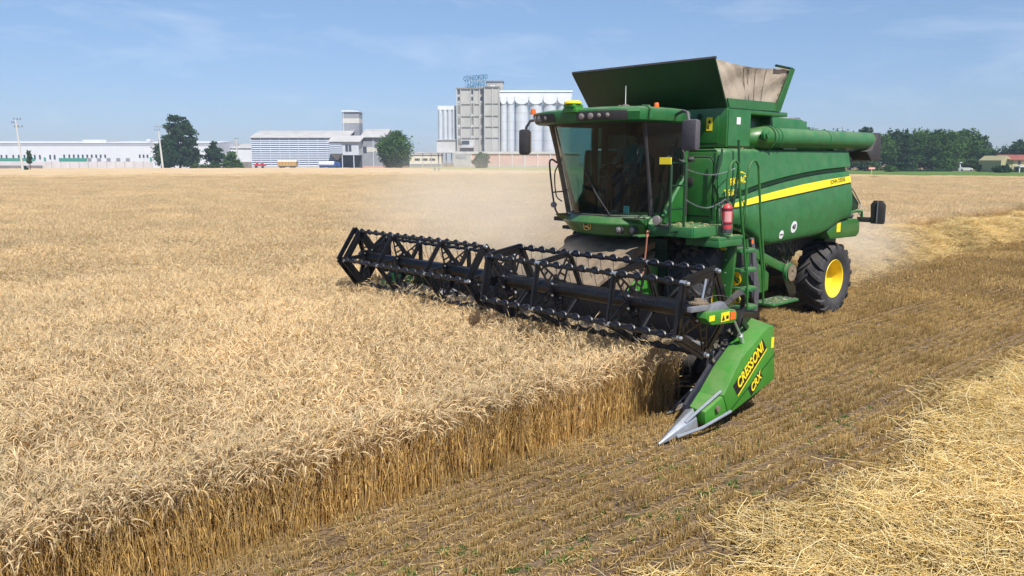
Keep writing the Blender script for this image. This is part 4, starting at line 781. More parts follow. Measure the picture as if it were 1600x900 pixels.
tree('shrub', 'dark round bush below the pair of small trees', 1536, 190, 257, 20, 0, 58, 'round', 0.05, n=1500, cat='shrub')
tree('shrub', 'wide dark bush in front of the farmhouse gable', 1567, 176, 259.5, 34, 1, 59, 'round', 0.05, n=3000, cat='shrub')
tree('leafy_tree', 'tree beyond the right edge of the farmhouse', 1660, 200, 225, 60, 0, 60, 'round', 0.08)
for i, (px, d, v, w_) in enumerate(((-60, 330, 232, 60), (640, 430, 248, 40), (655, 440, 250, 34))): tree('leafy_tree', ['distant tree beyond the far left warehouse', 'distant treetop left of the cream building', 'small distant treetop above the cream building'][i], px, d, v, w_, 1, 80 + i, 'round', 0.05, n=1500)
# ------------------------------------------------------------------ combine harvester: x forward, y to its left, z up
CH = thing('combine_harvester', 'large green combine harvester with raised grain tank and wide black reel cutting wheat', 'combine harvester')
def part(name, mb, m, parent=CH, bevel=0.0, smooth=38): return mb.build(name, m, parent, bevel, smooth)
def lerp(a, b, t): return a + (b - a) * t
def interp(tb, x): return float(np.interp(x, [p[0] for p in tb], [p[1] for p in tb]))

# ---- side panels
ZB = [(-4.4, 1.90), (-4.05, 1.86), (-3.7, 1.82), (-3.35, 1.73), (-3.1, 1.64), (-2.85, 1.60), (-2.1, 1.57), (-1.6, 1.55), (-1.2, 1.545), (-0.95, 1.60), (-0.6, 1.80), (-0.2, 1.95), (0.25, 1.98)]
ZC = [(-4.4, 2.80), (-4.1, 2.785), (-3.0, 2.735), (-2.3, 2.68), (-1.57, 2.60), (-0.8, 2.49), (-0.1, 2.35), (0.25, 2.26)]
def side_pt(u, v, sgn):
    zt = 3.17; x = lerp(0.24, -4.08, u); zb, zc = interp(ZB, x), interp(ZC, x); B = 0.075 + 0.02 * u
    if v <= 1: z = lerp(zb, zc, v); y = 1.475 + 0.075 * math.sin(math.pi * min(1, v * 0.9 + 0.08)) - (0.10 * (1 - min(1, v / 0.07)) ** 2)
    elif v <= 2: z = zc + 0.062 * (v - 1) ; y = 1.425
    else: t = v - 2; z = lerp(zc + 0.062, zt, t); y = 1.535 - 0.05 * t - 0.06 * max(0, (t - 0.93) / 0.07) ** 2
    e = max(0, 1 - u / 0.03); y -= 0.10 * e * e; e = max(0, (u - 0.985) / 0.015); y -= 0.05 * e * e
    x2 = x - 0.26 * (3.17 - z) / 1.3 * u; return (x2, sgn * y, z)
def side_panel(sgn):
    U = [0, .006, .012, .02, .03] + [i / 60 for i in range(3, 59)] + [.985, .993, 1]; V = [0, .015, .03, .05, .07] + [.07 + .93 * i / 14 for i in range(1, 15)] + [1.001, 1.999, 2.0] + [2 + i / 10 for i in range(1, 10)] + [2.93, 2.96, 2.98, 3.0]
    mb = MB(); mb.loft([[side_pt(u, v, sgn) for u in U] for v in V], closed=False)
    return part('side_panel', mb, M['greendusty'] if sgn > 0 else M['green'], smooth=30)
SPL = side_panel(1); SPR = side_panel(-1)
def ysurf(x, z):       # outer y of the left panel
    zb, zc = interp(ZB, x), interp(ZC, x)
    if z <= zc: v = (z - zb) / (zc - zb); return 1.475 + 0.075 * math.sin(math.pi * min(1, v * 0.9 + 0.08))
    return 1.535 - 0.05 * (z - zc) / (3.17 - zc)
st = MB(); top = [(-.12, 2.31), (-.8, 2.405), (-1.57, 2.49), (-2.3, 2.565), (-3.2, 2.635), (-4.14, 2.69)]; bot = [(-.12, 2.245), (-.8, 2.30), (-1.57, 2.365), (-2.3, 2.425), (-3.2, 2.50), (-4.16, 2.575)]
xs = np.linspace(-.02, -4.14, 42); R1 = []; 
for x in xs:
    a, c = interp(sorted(bot), x), interp(sorted(top), x); k = min(1, (-.02 - x) / 0.5); a = lerp(2.262, a, k) if x > -.5 else a
    R1.append([(x - 0.0, ysurf(x, lerp(a, c, t)) + 0.004, lerp(a, c, t)) for t in (0, .33, .66, 1)])
st.loft(R1, closed=False); part('side_stripe', st, M['decal'], SPL)
ln = MB(); 
for x0, x1 in zip(xs[:-1], xs[1:]):
    z0, z1 = interp(sorted(bot), x0) - 0.012, interp(sorted(bot), x1) - 0.012; ln.add([(x0, ysurf(x0, z0) + .004, z0 - .012), (x0, ysurf(x0, z0) + .004, z0 + .006), (x1, ysurf(x1, z1) + .004, z1 + .006), (x1, ysurf(x1, z1) + .004, z1 - .012)], [(0, 1, 2, 3)])
part('stripe_outline', ln, M['blackdecal'], SPL)
def conform(o, d=0.007):
    for v in o.data.vertices: v.co.y = ysurf(v.co.x, v.co.z) + d + (0.002 if v.co.y > 1.5555 else 0)
    return o
conform(text('maker_lettering', 'JOHN DEERE', 0.108, M['greendark'], SPL, (-3.62, 1.553, 2.605), (-1, 0, 0.085), (0, 0, 1), 0.0015, bold=0.001, sx=0.98))
conform(text('dealer_lettering', 'PRIMAC', 0.155, M['decal'], SPL, (-0.17, 1.556, 2.665), (-1, 0, 0.10), (0, 0, 1), 0.0015, bold=0.004, sx=0.86))
conform(text('model_lettering', 'T560i', 0.14, M['decal'], SPL, (0.06, 1.556, 2.48), (-1, 0, 0.02), (0, 0, 1), 0.0015, bold=0.003, sx=1.05))
pk = MB(); pk.add([(-0.04, 1.553, 2.735), (-0.20, 1.553, 2.82), (-0.38, 1.553, 2.76), (-0.20, 1.553, 2.795)], [(0, 1, 3), (1, 2, 3)]); part('dealer_roof_mark', pk, M['decal'], SPL)
for x, z, r in ((-2.00, 1.83, 0.105), (-1.60, 1.72, 0.075)):
    q = MB(); q.loft([[(x + rr_ * math.cos(a), ysurf(x, z + rr_ * math.sin(a)) + .006, z + rr_ * math.sin(a)) for a in [2 * math.pi * k / 28 for k in range(28)]] for rr_ in (r, r * .7, r * .4, .004)], caps=False); part('round_sticker', q, M['white'], SPL)
conform(text('speed_number', '40', 0.125, M['blackdecal'], SPL, (-2.00, 1.5, 1.83), (-1, 0, 0), (0, 0, 1), 0.001, bold=0.003), .011)
part('sticker_bar', MB().bb(-1.655, -1.545, ysurf(-1.6, 1.72) + .009, ysurf(-1.6, 1.72) + .011, 1.712, 1.728), M['blackdecal'], SPL)

# ---- hull between the panels
hull = MB(); hull.prism([(0.20, 1.9), (0.20, 3.12), (-4.02, 3.13), (-4.30, 1.95), (-3.4, 1.75), (-1.0, 1.62), (-0.4, 1.85)], 1, -1.40, 1.40); HU = part('hull', hull, M['green'], bevel=0.015)
lo = MB(); lo.prism([(0.3, 1.1), (0.3, 1.9), (-0.9, 1.62), (-3.3, 1.7), (-4.3, 1.9), (-4.5, 1.5), (-3.2, 1.15), (-1.2, 0.95)], 1, -0.85, 0.85); part('undercarriage', lo, M['dirty'])
part('top_ledge', MB().bb(-4.05, 0.18, -1.44, 1.44, 3.135, 3.165), M['greendusty'], bevel=0.01)
gr = MB(); NRb = np.random.default_rng(5); V = [(x, y, 3.168 + max(0, 0.022 * math.sin(x * 9) * math.sin(y * 31))) for x in np.linspace(-0.75, -2.2, 24) for y in np.linspace(1.28, 1.42, 6)]; gr.add(V, [(i * 6 + j, i * 6 + j + 1, i * 6 + j + 7, i * 6 + j + 6) for i in range(23) for j in range(5)]); tag(gr.build('spilled_grain', mat('grain', (0.46, 0.28, 0.14), 0.9, var=0.3, vscale=60)), 'brownish grain spilled along the left ledge under the unloading auger', 'grain', kind='stuff')
# front wall beside the cab with its service door
fw = MB(); fw.bb(0.205, 0.26, 0.70, 1.40, 1.98, 3.12); part('front_wall', fw, M['green'], bevel=0.012)
sdm = MB(); sdm.prism([(0.86, 2.12), (0.80, 2.95), (0.86, 3.02), (1.27, 3.02), (1.33, 2.95), (1.33, 2.12)], 0, 0.263, 0.285); SD = part('service_door', sdm, M['green'], bevel=0.012)
part('handle', MB().bb(0.286, 0.30, 0.90, 0.99, 2.60, 2.72), M['blackpl'], SD, bevel=0.005)
part('door_seal', MB().tube([(0.264, .84, 2.10), (0.264, .78, 2.96), (0.264, .85, 3.04), (0.264, 1.28, 3.04), (0.264, 1.35, 2.96), (0.264, 1.35, 2.10), (0.264, .84, 2.10)], 0.008, 5), M['blackpl'], SD)

# ---- grain tank box
tb = MB(); tb.bb(-0.62, 0.06, -1.42, 1.42, 3.19, 3.80); tb.bb(-1.80, -0.621, -1.42, 1.42, 3.72, 3.795); tb.bb(-3.4, -0.622, -1.40, 0.95, 3.17, 3.715); GT = part('grain_tank', tb, M['green'], bevel=0.02)
part('tank_side_cover', MB().bb(-0.60, 0.03, 1.424, 1.432, 3.215, 3.775), M['greendusty'], GT)
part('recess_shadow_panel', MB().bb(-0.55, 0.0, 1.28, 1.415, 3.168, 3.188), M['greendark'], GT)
dd = MB(); dd.bb(0.063, 0.08, 0.74, 1.28, 3.26, 3.70); TD = part('tank_door', dd, M['green'], GT, bevel=0.01)
part('warning_sticker', MB().bb(0.083, 0.086, 1.06, 1.17, 3.45, 3.66), M['decal'], GT); part('pictogram', MB().prism([(1.085, 3.57), (1.115, 3.63), (1.145, 3.57)], 0, 0.087, 0.089).bb(0.087, 0.089, 1.085, 1.11, 3.48, 3.53), M['blackdecal'], GT)
part('white_sticker', MB().bb(-0.30, -0.19, 1.434, 1.437, 3.55, 3.66), M['white'], GT)
part('seam', MB().bb(0.082, 0.0845, 0.70, 1.40, 3.215, 3.228), M['blackpl'], GT)
nc = MB(); nc.lathe((0.084, 0.93, 3.675), [(0, 0.001), (0, 0.05), (0.004, 0.05), (0.004, 0.001)], 20, 0); part('door_notch', nc, M['greendark'], GT)
# fold-out extension, flared to all sides
B0 = [(0.02, 1.40, 3.80), (-1.50, 1.40, 3.80), (-1.50, -1.40, 3.80), (0.02, -1.40, 3.80)]; T0 = [(0.56, 1.50, 4.50), (-1.66, 1.54, 4.50), (-1.66, -1.54, 4.50), (0.56, -1.42, 4.50)]
def panel(a, b, c, d, t=0.03):
    mb = MB(); A = [Vector(p) for p in (a, b, c, d)]; n = (A[1] - A[0]).cross(A[3] - A[0]).normalized() * t; mb.loft([A, [p + n for p in A]]); return mb
EX = part('tank_extension', panel(B0[3], B0[0], T0[0], T0[3]), M['greendark'], bevel=0.004)  # darker green puts the shade of the forward-leaning face into its colour
part('rear_extension_panel', panel(B0[1], B0[2], T0[2], T0[1]), M['greendusty'], EX)
part('top_edge', MB().tube([T0[3], T0[0]], 0.028, 6), M['blackpl'], EX)
part('edge_flange', panel(Vector(B0[1]) + Vector((.16, .012, .0)), Vector(B0[1]) + Vector((-.02, .015, 0)), Vector(T0[1]) + Vector((-.02, .015, 0)), Vector(T0[1]) + Vector((.10, .012, 0)), 0.02), M['greendusty'], EX)
part('edge_flange', panel(Vector(B0[1]) + Vector((0, .03, .0)), Vector(B0[0]) + Vector((0, .03, 0)), Vector(B0[0]) + Vector((.07, .03, .14)), Vector(B0[1]) + Vector((0, .03, .14)), 0.02), M['green'], EX)
def canvas(sgn):
    mb = MB(); n, k = 40, 16; rows = []
    for j in range(k + 1):
        t = j / k; row = []
        for i in range(n + 1):
            s = i / n; a = Vector(B0[0]).lerp(Vector(B0[1]), s); b = Vector(T0[0]).lerp(Vector(T0[1]), s); a.z += 0.12; p = a.lerp(b, t)
            p.z -= 0.060 * math.sin(math.pi * min(1, s * 1.1)) * t ** 2 ; w = 0.5 + 0.5 * math.sin(s * 17 + math.sin(t * 5) * 1.4); p.y += -0.035 - 0.02 * math.sin(math.pi * s) * math.sin(math.pi * t) + 0.012 * w * math.sin(math.pi * t) + 0.005 * math.sin(s * 41 + t * 9) * t + 0.010 * math.sin(s * 9 - t * 8)
            row.append((p.x, p.y * sgn, p.z))
        rows.append(row)
    mb.loft(rows, closed=False); return mb
CV = part('canvas_side', canvas(1), M['canvas'], EX, smooth=80); part('canvas_side', canvas(-1), M['canvas'], EX, smooth=80)
sm = MB(); 
for s in (0.36, 0.42, 0.52, 0.66):
    sm.tube([Vector(B0[0]).lerp(Vector(B0[1]), s).lerp(Vector(T0[0]).lerp(Vector(T0[1]), s), t) + Vector((0, -0.028 - 0.015 * math.sin(math.pi * s) * math.sin(math.pi * t), 0.11 * (1 - t) - 0.06 * t * t * math.sin(math.pi * min(1, s * 1.1)))) for t in np.linspace(0.02, 0.97, 9)], 0.0045, 4)
part('seam', sm, mat('dark_stitching', (0.14, 0.11, 0.09), 0.9), CV)
part('top_edge', MB().tube([Vector(T0[1]) + Vector((0.55, -0.0, 0.012)), T0[1], T0[2]], 0.022, 5), M['greendark'], EX)
bt = MB()
for t in (0.25, 0.55, 0.85): p = Vector(B0[1]).lerp(Vector(T0[1]), t) + Vector((0.16 - t * 0.02, 0.0, 0)); bt.ball(p, 0.014, 6)
part('rivet', bt, M['dirty'], EX)
# engine hood behind the tank
eh = MB(); eh.prism([(-1.75, 3.715), (-1.9, 3.74), (-2.9, 3.72), (-3.35, 3.45), (-3.35, 3.17), (-1.75, 3.17)], 1, -1.2, 1.12); part('engine_hood', eh, M['greendusty'], bevel=0.02)
part('exhaust_stack', MB().cyl((-2.7, 0.4, 3.7), (-2.95, 0.4, 3.82), 0.09, 0.08), M['greysteel']); part('air_intake', MB().lathe((-3.3, 0.7, 3.62), [(-.12, .02), (-.12, .17), (.12, .17), (.12, .02)], 24, 1), M['greysteel'])
# ---- unloading auger
ug = MB(); ug.cyl((-1.02, 1.44, 3.355), (-5.06, 1.44, 3.355), 0.172, seg=32, caps=True); AU = part('unloading_auger', ug, M['greendusty'], bevel=0.008)
el = MB(); el.tube([(-0.72, 1.1, 3.30), (-0.80, 1.32, 3.33), (-0.95, 1.43, 3.355), (-1.06, 1.44, 3.355)], [0.17, 0.178, 0.185, 0.185], 24); part('elbow', el, M['green'], AU)
fl = MB(); fl.lathe((-1.06, 1.44, 3.355), [(-.03, .17), (-.03, .205), (.0, .205), (.0, .17)], 28, 0); fl.lathe((-1.20, 1.44, 3.355), [(-.02, .172), (-.02, .185), (.0, .185), (.0, .172)], 28, 0); fl.lathe((-1.32, 1.44, 3.355), [(-.02, .172), (-.02, .185), (.0, .185), (.0, .172)], 28, 0); fl.lathe((-3.05, 1.44, 3.355), [(-.02, .172), (-.02, .180), (.0, .180), (.0, .172)], 28, 0); part('flange', fl, M['greendusty'], AU)
hb = MB(); hb.lathe((-0.80, 1.56, 3.40), [(0, .002), (0, .085), (.05, .085), (.06, .05), (.09, .05), (.09, .002)], 12, 1); part('hinge_boss', hb, M['greendusty'], AU)
sp = MB(); sp.loft([[(x, 1.44 + w * math.sin(a), z0 + h * math.cos(a)) for a in [2 * math.pi * k / 20 for k in range(20)]] for x, w, z0, h in ((-4.72, .178, 3.355, .178), (-4.9, .182, 3.33, .19))], caps=False)
sp2 = MB(); RR = [((-4.72, 3.50), (-5.30, 3.50)), ((-4.72, 3.35), (-5.36, 3.40)), ((-4.85, 3.15), (-5.36, 3.2)), ((-4.92, 3.0), (-5.40, 2.97))]
sp2.prism([(-5.0, 3.53), (-5.10, 3.51), (-5.16, 2.99), (-4.72, 2.98), (-4.50, 3.16), (-4.72, 3.19)], 1, 1.25, 1.635); part('rubber_spout', sp2, M['blackpl'], AU, bevel=0.03)
bk = MB(); bk.prism([(-1.55, 3.17), (-1.65, 3.23), (-1.95, 3.23), (-2.05, 3.17)], 1, 1.3, 1.5); bk.bb(-3.4, -3.55, 1.35, 1.5, 3.17, 3.2); part('auger_rest', bk, M['green'])

# ---- cab
CAB = part('cab', MB().prism([(0.30, 1.92), (1.22, 1.92), (1.52, 2.10), (0.30, 2.10)], 1, -0.90, 0.90), M['green'], bevel=0.01)
def ws(y, z):        # windscreen surface
    t = (z - 2.10) / 1.5; w = lerp(0.83, 0.95, t); u = max(-1, min(1, y / w)); return lerp(1.60, 1.86, t) - lerp(0.43, 0.31, t) * abs(u) ** 2.6
wsb = MB(); rows = []
for j in range(11):
    t = j / 10; z = lerp(2.10, 3.60, t); w = lerp(0.83, 0.95, t); rows.append([(ws(w * s, z), w * s, z) for s in np.linspace(-1, 1, 25)])
wsb.loft(rows, closed=False); WS = part('windscreen', wsb, M['glass'], CAB, smooth=80)
part('wiper', MB().tube([(ws(0.38, 2.12) + .02, 0.38, 2.12), (ws(0.18, 2.45) + .03, 0.18, 2.45), (ws(0.0, 2.8) + .03, 0.0, 2.8)], 0.010, 5), M['blackpl'], WS)
def post(name, pts, r, m='blackpl', par=None): return part(name, MB().tube(pts, r, 8), M[m], par or CAB)
for s in (1, -1):
    post('windscreen_pillar', [(1.15, .84 * s, 2.08), (1.28, .88 * s, 2.6), (1.42, .92 * s, 3.15), (1.545, .955 * s, 3.60)], [.05, .032, .028, .04] if s > 0 else [.095, .075, .06, .06], 'blackpl' if s > 0 else 'dusty')
    post('door_pillar', [(0.46, .93 * s, 2.08), (0.46, .95 * s, 3.62)], 0.045, 'green' if s > 0 else 'blackpl')
    dg = MB(); P = [(1.14, .86, 2.12), (1.54, .965, 3.58), (0.49, .965, 3.58), (0.49, .955, 2.72), (0.98, .93, 2.12)]; dg.add([(x, y * s, z) for x, y, z in P], [(0, 1, 2, 3, 4)]); DG = part('door_glass', dg, M['glass'], CAB)
    lwp = MB(); lwp.prism([(0.98, 2.02), (0.46, 2.02), (0.46, 2.76), (0.53, 2.76), (1.02, 2.14)], 1, .90 * s, .945 * s); part('door_lower_panel', lwp, M['green'], CAB, bevel=0.01)
    post('door_frame', [(1.0, .955 * s, 2.12), (0.50, .975 * s, 2.74)], 0.028, 'greendusty'); post('door_frame', [(0.50, .975 * s, 2.74), (0.50, .975 * s, 3.56)], 0.02, 'green')
    post('grab_rail', [(0.60, .99 * s, 2.7), (0.60, 1.03 * s, 2.8), (0.62, 1.03 * s, 3.1), (0.62, .99 * s, 3.16)], 0.014)
# lining behind the glass
part('rear_wall', MB().bb(0.30, 0.36, -0.90, 0.90, 2.1, 2.62).bb(0.30, 0.36, -0.90, -0.80, 2.62, 3.6).bb(0.30, 0.36, 0.80, 0.90, 2.62, 3.6).bb(0.30, 0.36, -0.8, 0.80, 3.42, 3.6), M['cabin'], CAB); part('cab_floor', MB().bb(0.36, 1.5, -.84, .84, 2.085, 2.11), M['cabin'], CAB); part('headliner', MB().bb(0.36, 1.8, -.92, .92, 3.56, 3.60), M['cabin'], CAB)
part('rear_window', MB().bb(0.325, 0.33, -0.80, 0.80, 2.62, 3.42), M['glass'], CAB)
seat = MB(); seat.bb(0.50, 1.0, -.25, .25, 2.50, 2.62); seat.prism([(0.50, 2.60), (0.60, 2.60), (0.52, 3.22), (0.42, 3.22)], 1, -.24, .24); seat.bb(.44, .52, -.13, .13, 3.24, 3.42); seat.bb(.6, .9, -.16, .16, 2.11, 2.5); part('seat', seat, M['seat'], CAB, bevel=0.03)
seat = MB(); seat.bb(0.62, 0.95, -.75, -.38, 2.48, 2.58); seat.prism([(0.52, 2.56), (0.60, 2.56), (0.52, 3.1), (0.45, 3.1)], 1, -.75, -.38); part('passenger_seat', seat, M['seat'], CAB, bevel=0.03)
stw = MB(); stw.tube([(1.38, 0, 2.11), (1.28, 0, 2.6), (1.22, 0, 2.80)], [.06, .045, .03], 8); part('steering_column', stw, M['blackpl'], CAB)
sw = MB(); sw.tube([(1.20 + .10 * math.cos(a), .19 * math.sin(a), 2.82 - .06 * math.cos(a) * 1.6) for a in [2 * math.pi * k / 24 for k in range(25)]], 0.014, 6); part('steering_wheel', sw, M['blackpl'], CAB)
part('armrest_console', MB().bb(.65, 1.15, .30, .46, 2.62, 2.72).bb(1.05, 1.12, .34, .52, 2.72, 2.95), M['blackpl'], CAB, bevel=0.02)
part('phone_holder', MB().bb(1.30, 1.32, .42, .52, 2.16, 2.28), mat('pale_blue_card', (0.25, 0.5, 0.6), 0.5), CAB)
# bumper under the windscreen
def bump_ring(z, f, k): return [(lerp(1.66, 1.18, abs(s) ** 2.2) * 1 - k, 0.99 * s * f, z) for s in np.linspace(-1, 1, 25)] 
bm_ = MB(); rg = []
for z, f, k in ((2.135, .90, 0.09), (2.125, .95, 0.03), (2.02, 1.0, -0.045), (2.0, 1.0, -0.045), (1.83, .93, 0.09), (1.80, .88, 0.16), (1.79, .7, 0.5)):
    rg.append(bump_ring(z, f, k) + [(0.5, 0.8, z), (0.5, -0.8, z)])
bm_.loft(rg); BU = part('front_bumper', bm_, M['green'], CAB, smooth=24)
part('windscreen_seal', MB().tube([(ws(.83 * s, 2.10) + .012, .83 * s, 2.128) for s in np.linspace(-1, 1, 21)], 0.022, 6), M['blackpl'], CAB)
for y in (0.52, 0.70): part('bumper_lamp', MB().lathe((lerp(1.66, 1.18, (y / .99) ** 2.2) + .0, y, 1.925), [(-.03, .002), (-.03, .045), (.02, .045), (.028, .03), (.03, .002)], 16, 0), M['lamp'], BU); part('lamp_recess', MB().lathe((lerp(1.66, 1.18, (y / .99) ** 2.2) - .022, y, 1.925), [(-.03, .002), (-.03, .075), (.028, .075), (.03, .04)], 20, 0), M['blackpl'], BU)
eb = MB(); ex = 1.688; eb.prism([(-.065, 1.905), (-.075, 1.985), (-.06, 2.015), (.06, 2.015), (.075, 1.985), (.065, 1.905), (0, 1.885)], 0, ex, ex + .008); EB = part('emblem', eb, M['blackdecal'], BU)
M['emb'] = mat('dull_gold', (0.30, 0.20, 0.03), 0.6); em = MB(); em.tube([(ex + .011, 0.045, 1.925), (ex + .011, 0.0, 1.945), (ex + .011, -.035, 1.955), (ex + .011, -.04, 1.93)], .007, 5); em.tube([(ex + .011, 0.03, 1.99), (ex + .011, 0.02, 1.965), (ex + .011, -.005, 1.955), (ex + .011, .045, 1.915)], .006, 5); em.tube([(ex + .011, .065, 1.91), (ex + .011, .07, 1.983), (ex + .011, .058, 2.005), (ex + .011, -.058, 2.005), (ex + .011, -.07, 1.983), (ex + .011, -.062, 1.91), (ex + .011, 0, 1.893), (ex + .011, .065, 1.91)], .004, 4); part('emblem_relief', em, M['emb'], BU)
# roof
def rr(z, g, nose=0.0):
    pts = []
    for s in np.linspace(-1, 1, 21): pts.append((2.06 + g + nose - 0.26 * abs(s) ** 3.0, (1.08 + g) * s, z))
    pts += [(1.5, 1.13 + g, z), (0.95, 1.13 + g, z), (0.62, 1.05 + g, z), (0.40 - g, .93 + g, z), (0.40 - g, -.93 - g, z), (0.62, -1.05 - g, z), (0.95, -1.13 - g, z), (1.5, -1.13 - g, z)]
    return pts
rf = MB(); rf.loft([rr(3.555, -0.20), rr(3.55, -0.04), rr(3.575, 0.0), rr(3.69, 0.03), rr(3.735, 0.02), rr(3.765, -0.07), rr(3.79, -0.30)]); RO = part('cab_roof', rf, M['greendusty'], CAB, smooth=32)
part('roof_underside', MB().loft([rr(3.535, -0.18), rr(3.552, -0.12)]), M['dirty'], RO)
part('roof_rib', MB().tube([(1.66, 1.165, 3.60), (1.66, 1.17, 3.72), (1.62, 1.10, 3.765), (1.5, .9, 3.785)], 0.022, 6), M['greendusty'], RO)
def front_x(y): return 2.06 - 0.26 * abs(y / 1.1) ** 3.0
for y0, y1, ls in ((0.10, 0.95, (0.20, 0.37, 0.52, 0.66)), (-1.02, -0.38, (-.92, -.78, -.60))):
    rc = MB(); yy = np.linspace(y0, y1, 13); rc.loft([[(front_x(y) + .006, y, 3.575), (front_x(y) + .014, y, 3.60), (front_x(y) + .036, y, 3.685), (front_x(y) + .034, y, 3.71)] for y in yy], closed=False); LR = part('lamp_recess', rc, M['blackpl'], RO)
    for i, y in enumerate(ls): w = 1.35 if i < 2 else 0.9; part('work_lamp', MB().lathe((front_x(y) - .01, y, 3.645), [(0, .002), (0, .040 * w), (.035, .042 * w), (.045, .030 * w), (.048, .002)], 18, 0), M['lamp'], LR)
for y in (1.0, -1.0):
    pass
gp = MB(); gp.lathe((2.06, 0, 0), [(3.825, .02), (3.825, .125), (3.835, .135), (3.86, .13), (3.878, .10), (3.88, .002)], 24, 2); GPS = part('satellite_receiver', gp, M['decal'], RO); gb = MB(); gb.bb(1.94, 2.16, -.11, .11, 3.775, 3.822); gb.bb(1.98, 2.14, -.14, .14, 3.70, 3.775); gb.bb(1.92, 2.0, -.05, .05, 3.66, 3.72); part('receiver_bracket', gb, M['hgreen'], GPS, bevel=0.015)
part('beacon', MB().lathe((1.02, 0.78, 0), [(3.78, .045), (3.80, .045), (3.802, .038), (3.85, .036), (3.858, .03), (3.86, .002)], 18, 2), M['orange'], RO); part('beacon', MB().lathe((1.95, -.98, 0), [(3.72, .05), (3.75, .05), (3.752, .042), (3.80, .038), (3.81, .002)], 18, 2), M['orange'], RO)
an = MB(); an.lathe((1.12, 0.25, 0), [(3.78, .10), (3.81, .09), (3.845, .06), (3.865, .002)], 20, 2); AN = part('antenna_dome', an, M['mirror'], RO); part('antenna_rod', MB().cyl((1.12, .25, 3.84), (1.12, .25, 4.14), .007, .004, 6), M['white'], AN)
# mirrors
for s in (1, -1):
    A = MB(); A.tube([(1.0, 1.12 * s, 3.66), (1.22, 1.42 * s, 3.70), (1.40, 1.62 * s, 3.66), (1.44, 1.68 * s, 3.55), (1.44, 1.70 * s, 3.2)], 0.024, 8); MA = part('mirror_arm', A, M['mirror'] if s > 0 else M['blackpl'], CAB)
    h = MB(); zc_ = 3.34 if s > 0 else 3.30; h.box((1.44, 1.72 * s, zc_), (0.11, 0.30 if s > 0 else .20, 0.44), (0, 0, -12 * s)); part('mirror', h, M['mirror'] if s > 0 else M['blackpl'], MA, bevel=0.05); g = MB(); g.box((1.375, 1.705 * s, zc_), (0.01, 0.22 if s > 0 else .14, 0.36), (0, 0, -12 * s)); part('mirror_glass', g, M['lamp'], MA)
# right hand rail and lamp
part('right_handrail', MB().curve([(1.42, -.95, 2.95), (1.44, -1.06, 3.0), (1.44, -1.10, 2.88), (1.36, -1.08, 2.3), (1.33, -1.02, 2.1), (1.25, -.95, 2.05)], 0.016, 6).curve([(1.42, -.93, 2.9), (1.4, -1.02, 2.75), (1.36, -1.02, 2.4), (1.32, -.92, 2.3)], 0.012, 6).tube([(1.38, -1.09, 2.45), (1.34, -.88, 2.47)], 0.012, 6), M['blackpl'])
part('work_lamp', MB().ball((1.38, -1.06, 2.24), 0.065, 12, sc=(0.7, 1, .8)), M['lamp']); part('right_platform', MB().bb(0.3, 1.15, -1.28, -0.95, 1.95, 2.02).bb(0.9, 1.0, -1.22, -.9, 1.80, 1.86), M['dirty'], bevel=0.01)
# ---- left platform, ladder gate
PF = part('platform', MB().bb(0.27, 1.30, 0.92, 1.72, 1.93, 2.0).bb(1.28, 1.33, 0.92, 1.72, 1.86, 2.01).bb(.27, 1.3, 1.70, 1.735, 1.86, 2.01), M['greendusty'], bevel=0.006)
gt = MB()
for x in (1.52, 1.17): gt.tube([(x, 1.46, 1.97 if x < 1.3 else 1.92), (x, 1.46, 2.92), (x, 1.40, 2.99)], 0.020, 8)
for z in (2.28, 2.62, 2.95): gt.tube([(1.52, 1.46, z), (1.17, 1.46, z)], 0.014, 6)
gt.cyl((1.33, 1.46, 1.95), (1.53, 1.46, 1.95), .02); part('ladder_gate', gt, M['greendark']); part('yellow_sticker', MB().bb(1.60, 1.62, 1.32, 1.52, 2.93, 3.03), M['decal'])
part('gate_bracket', MB().tube([(1.17, 1.46, 2.95), (1.35, 1.3, 3.05), (1.6, 1.35, 2.98)], .014, 6).ball((1.1, 1.5, 3.0), .055, 8), M['blackpl'])
part('work_lamp', MB().lathe((1.45, 1.18, 2.10), [(-.06, .002), (-.06, .05), (0, .075), (.03, .07), (.035, .002)], 18, 0), M['lamp']); part('work_lamp', MB().lathe((1.36, 1.32, 2.04), [(-.04, .002), (-.04, .03), (0, .045), (.03, .03)], 14, 0), M['lamp']); part('lamp_bracket', MB().bb(1.28, 1.42, 1.12, 1.36, 2.0, 2.03), M['blackpl'])
rl = MB(); rl.tube([(0.33, 1.50, 2.02), (0.36, 1.50, 2.45), (0.50, 1.52, 2.62), (0.30, 1.50, 3.02), (0.26, 1.48, 3.16)], .019, 8); rl.tube([(0.30, 1.62, 2.0), (0.16, 1.66, 2.3), (0.02, 1.64, 2.95), (.0, 1.60, 3.3)], .019, 8); rl.tube([(0.36, 1.42, 2.01), (0.36, 1.42, 2.9), (0.36, 1.42, 3.1)], .016, 8); rl.lathe((0.36, 1.42, 0), [(2.0, .05), (2.03, .05), (2.04, .025)], 12, 2); part('handrail', rl, M['greendark'])
ch = MB()
def chain(a, b, sag, n=40):
    a, b = Vector(a), Vector(b)
    P = [a.lerp(b, i / n) + Vector((0, 0, -sag * math.sin(math.pi * i / n))) for i in range(n + 1)]
    for i in range(n):
        d = (P[i + 1] - P[i]); m_ = (P[i] + P[i + 1]) / 2; s_ = d.cross(Vector((0, 0, 1))).normalized() * .012 if i % 2 else Vector((0, 0, .012)); ch.tube([P[i] - d * .2, m_ + s_, P[i + 1] + d * .2, m_ - s_, P[i] - d * .2], .0035, 4)
